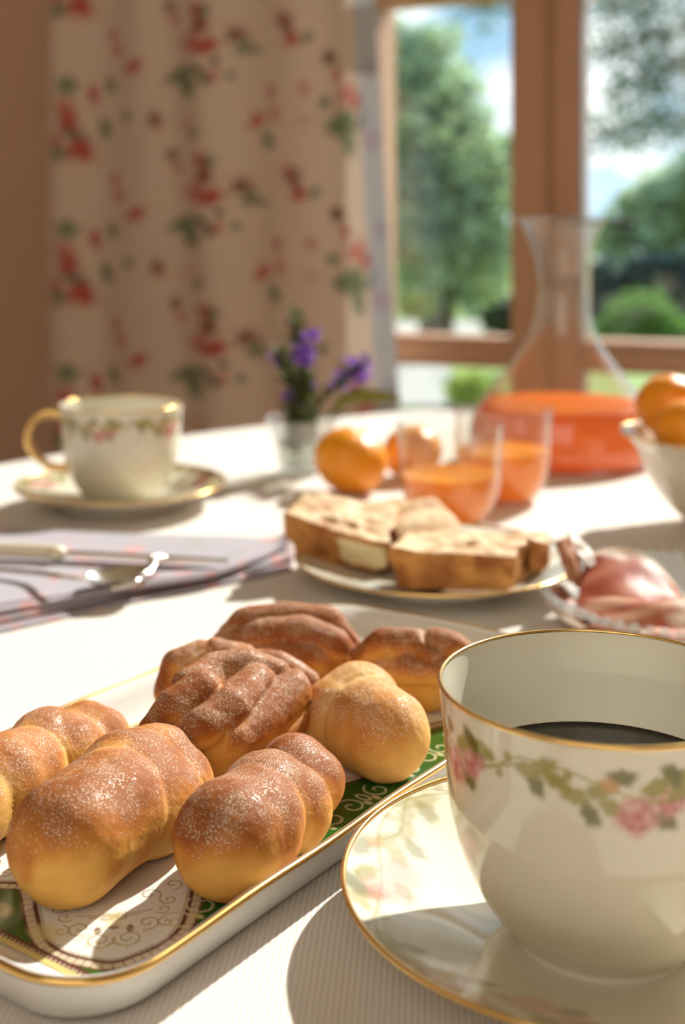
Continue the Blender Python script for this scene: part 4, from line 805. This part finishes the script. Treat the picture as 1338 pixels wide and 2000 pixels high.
tree('broadleaf_tree', 'tall leafy tree filling the left window pane', 'tree', (p[0], y, GZ), [B3(760, 120, y, 90), B3(830, 190, y, 100), B3(740, 300, y, 130), B3(870, 330, y, 120), B3(960, 390, y, 90), B3(800, 470, y, 150), B3(930, 520, y, 110), B3(690, 150, y, 110), B3(640, 350, y, 140), B3(900, 255, y, 70), B3(990, 300, y, 50), B3(850, 90, y, 60), B3(905, 165, y, 45)], 15000, .085, [g1, g2, g3, g1, g4], seed=1, tr=.16)
y = 11.5; p = Q(815, 600, y)
tree('yellow_green_shrub', 'yellow green shrub low behind the left pane', 'shrub', (p[0], y, GZ+.02), [B3(815, 600, y, 34, 34, 26)], 900, .05, [lin(196, 200, 110), lin(170, 184, 96)], 'garden shrubs seen through the window', False, 2)
y = 10.5; p = Q(985, 620, y)
tree('dark_shrub', 'dark green shrub beside the mullion, behind the left pane', 'shrub', (p[0], y, GZ+.02), [B3(985, 620, y, 46, 46, 40), B3(1020, 650, y, 46, 46, 50)], 1500, .05, [lin(50, 84, 50), lin(36, 62, 40)], 'garden shrubs seen through the window', False, 3)
y = 7.6; p = Q(925, 760, y)
tree('round_bush', 'round yellow green bush seen below the left window rail', 'bush', (p[0], y, GZ+.02), [B3(920, 765, y, 48, 48, 36)], 1200, .04, [lin(186, 200, 100), lin(150, 176, 84)], 'garden shrubs seen through the window', False, 4)
y = 6.4; p = Q(930, 830, y)
tree('low_hedge', 'dark low planting just outside, along the bottom of the window', 'hedge', (p[0], y, GZ+.02), [B3(900, 822, y, 70, 60, 28), B3(1010, 810, y, 80, 60, 44)], 1600, .035, [lin(54, 84, 60), lin(40, 66, 50)], 'garden shrubs seen through the window', False, 5)
y = 24.; p = Q(1260, 500, y)
tree('garden_tree', 'mid green tree in the right window pane, behind the dark hedge', 'tree', (p[0], y, GZ), [B3(1240, 420, y, 60), B3(1300, 400, y, 80), B3(1380, 380, y, 90), B3(1190, 470, y, 50), B3(1290, 470, y, 90), B3(1420, 480, y, 100)], 9000, .13, [g1, g2, lin(136, 160, 100)], seed=6, tr=.2)
y = 17.; p = Q(1260, 560, y)
tree('dark_hedge', 'dark teal hedge across the right window pane', 'hedge', (p[0], y, GZ), [B3(1180, 560, y, 60, 60, 60), B3(1260, 555, y, 80, 60, 60), B3(1350, 550, y, 90, 60, 70), B3(1200, 620, y, 80, 60, 60), B3(1320, 620, y, 90, 60, 60)], 9000, .10, [lin(70, 98, 98), lin(58, 84, 86), lin(84, 112, 98)], 'garden hedge', False, 7)
y = 13.; p = Q(1260, 640, y)
tree('bright_bush', 'bright green bush in front of the dark hedge, right pane', 'bush', (p[0], y, GZ), [B3(1255, 625, y, 66, 60, 58), B3(1200, 650, y, 46, 50, 40), B3(1320, 655, y, 50, 50, 40)], 3500, .06, [lin(122, 168, 74), lin(100, 148, 62)], 'garden shrubs seen through the window', False, 8)
def overhang():
    r_ = np.random.default_rng(12); y = 8.; base = (3.2, 8.6, GZ); e = empty('overhanging_tree', base, 'tree outside at the right whose thin leafy branches cross the sky', 'tree'); V, Fc, C = [], [], []
    b = np.array(base)
    v, f = tube(dense([(0, 0, 0), (.05, 0, 1.2), (-.1, 0, 2.6), (.1, .1, 4.0)], 6), np.linspace(.16, .07, 19), 10); mesh('trunk', v, f, M_bark, e)
    for (x0, y0, x1, y1, x2, y2) in ((1500, 250, 1300, 235, 1150, 268), (1500, 60, 1320, 60, 1150, 110), (1480, -80, 1300, -20, 1140, 20), (1480, 160, 1330, 130, 1180, 190), (1400, -160, 1100, -60, 900, 30)):
        pts = dense([tuple(Q(x0+500, y0-60, y+.5)-b), tuple(Q(x0, y0, y+.2)-b), tuple(Q(x1, y1, y)-b), tuple(Q(x2, y2, y)-b)], 8); v, f = tube(pts, np.linspace(.03, .010, len(pts)), 6); mesh('branch', v, f, M_bark, e)
        for i in range(1100):
            c = pts[int(r_.uniform(.25, 1)*(len(pts)-1))]+r_.normal(size=3)*np.array([.10, .1, .085]); d = r_.normal(size=3); d /= np.linalg.norm(d); s_ = np.cross(d, r_.normal(size=3)); s_ /= np.linalg.norm(s_); l = r_.uniform(.02, .04); o = len(V)
            V += [c, c+d*l+s_*l*.5, c+d*2*l, c+d*l-s_*l*.5]; Fc.append((o, o+1, o+2, o+3)); C += [np.array((g2, g4, g4)[i % 3])*.6]*4
    mesh('foliage', V, Fc, M_leaf, e, smooth=False, cols=np.array(C))['kind'] = 'stuff'
overhang()
n = 80; V = []; Dh = 150.
for i in range(n):
    px = 600+i*14; top = 318+.22*max(0, px-1130)+10*math.sin(i*.7)+ (0 if px > 1000 else (1000-px)*.1); p = Q(px, top, Dh)
    V += [tuple(p), (p[0], Dh-40, GZ-1), (p[0], Dh+60, GZ-1)]
Fc = [(i*3, (i+1)*3, (i+1)*3+1, i*3+1) for i in range(n-1)]+[((i+1)*3, i*3, i*3+2, (i+1)*3+2) for i in range(n-1)]
mesh('far_mountain', V, Fc, M_hill)['kind'] = 'structure'
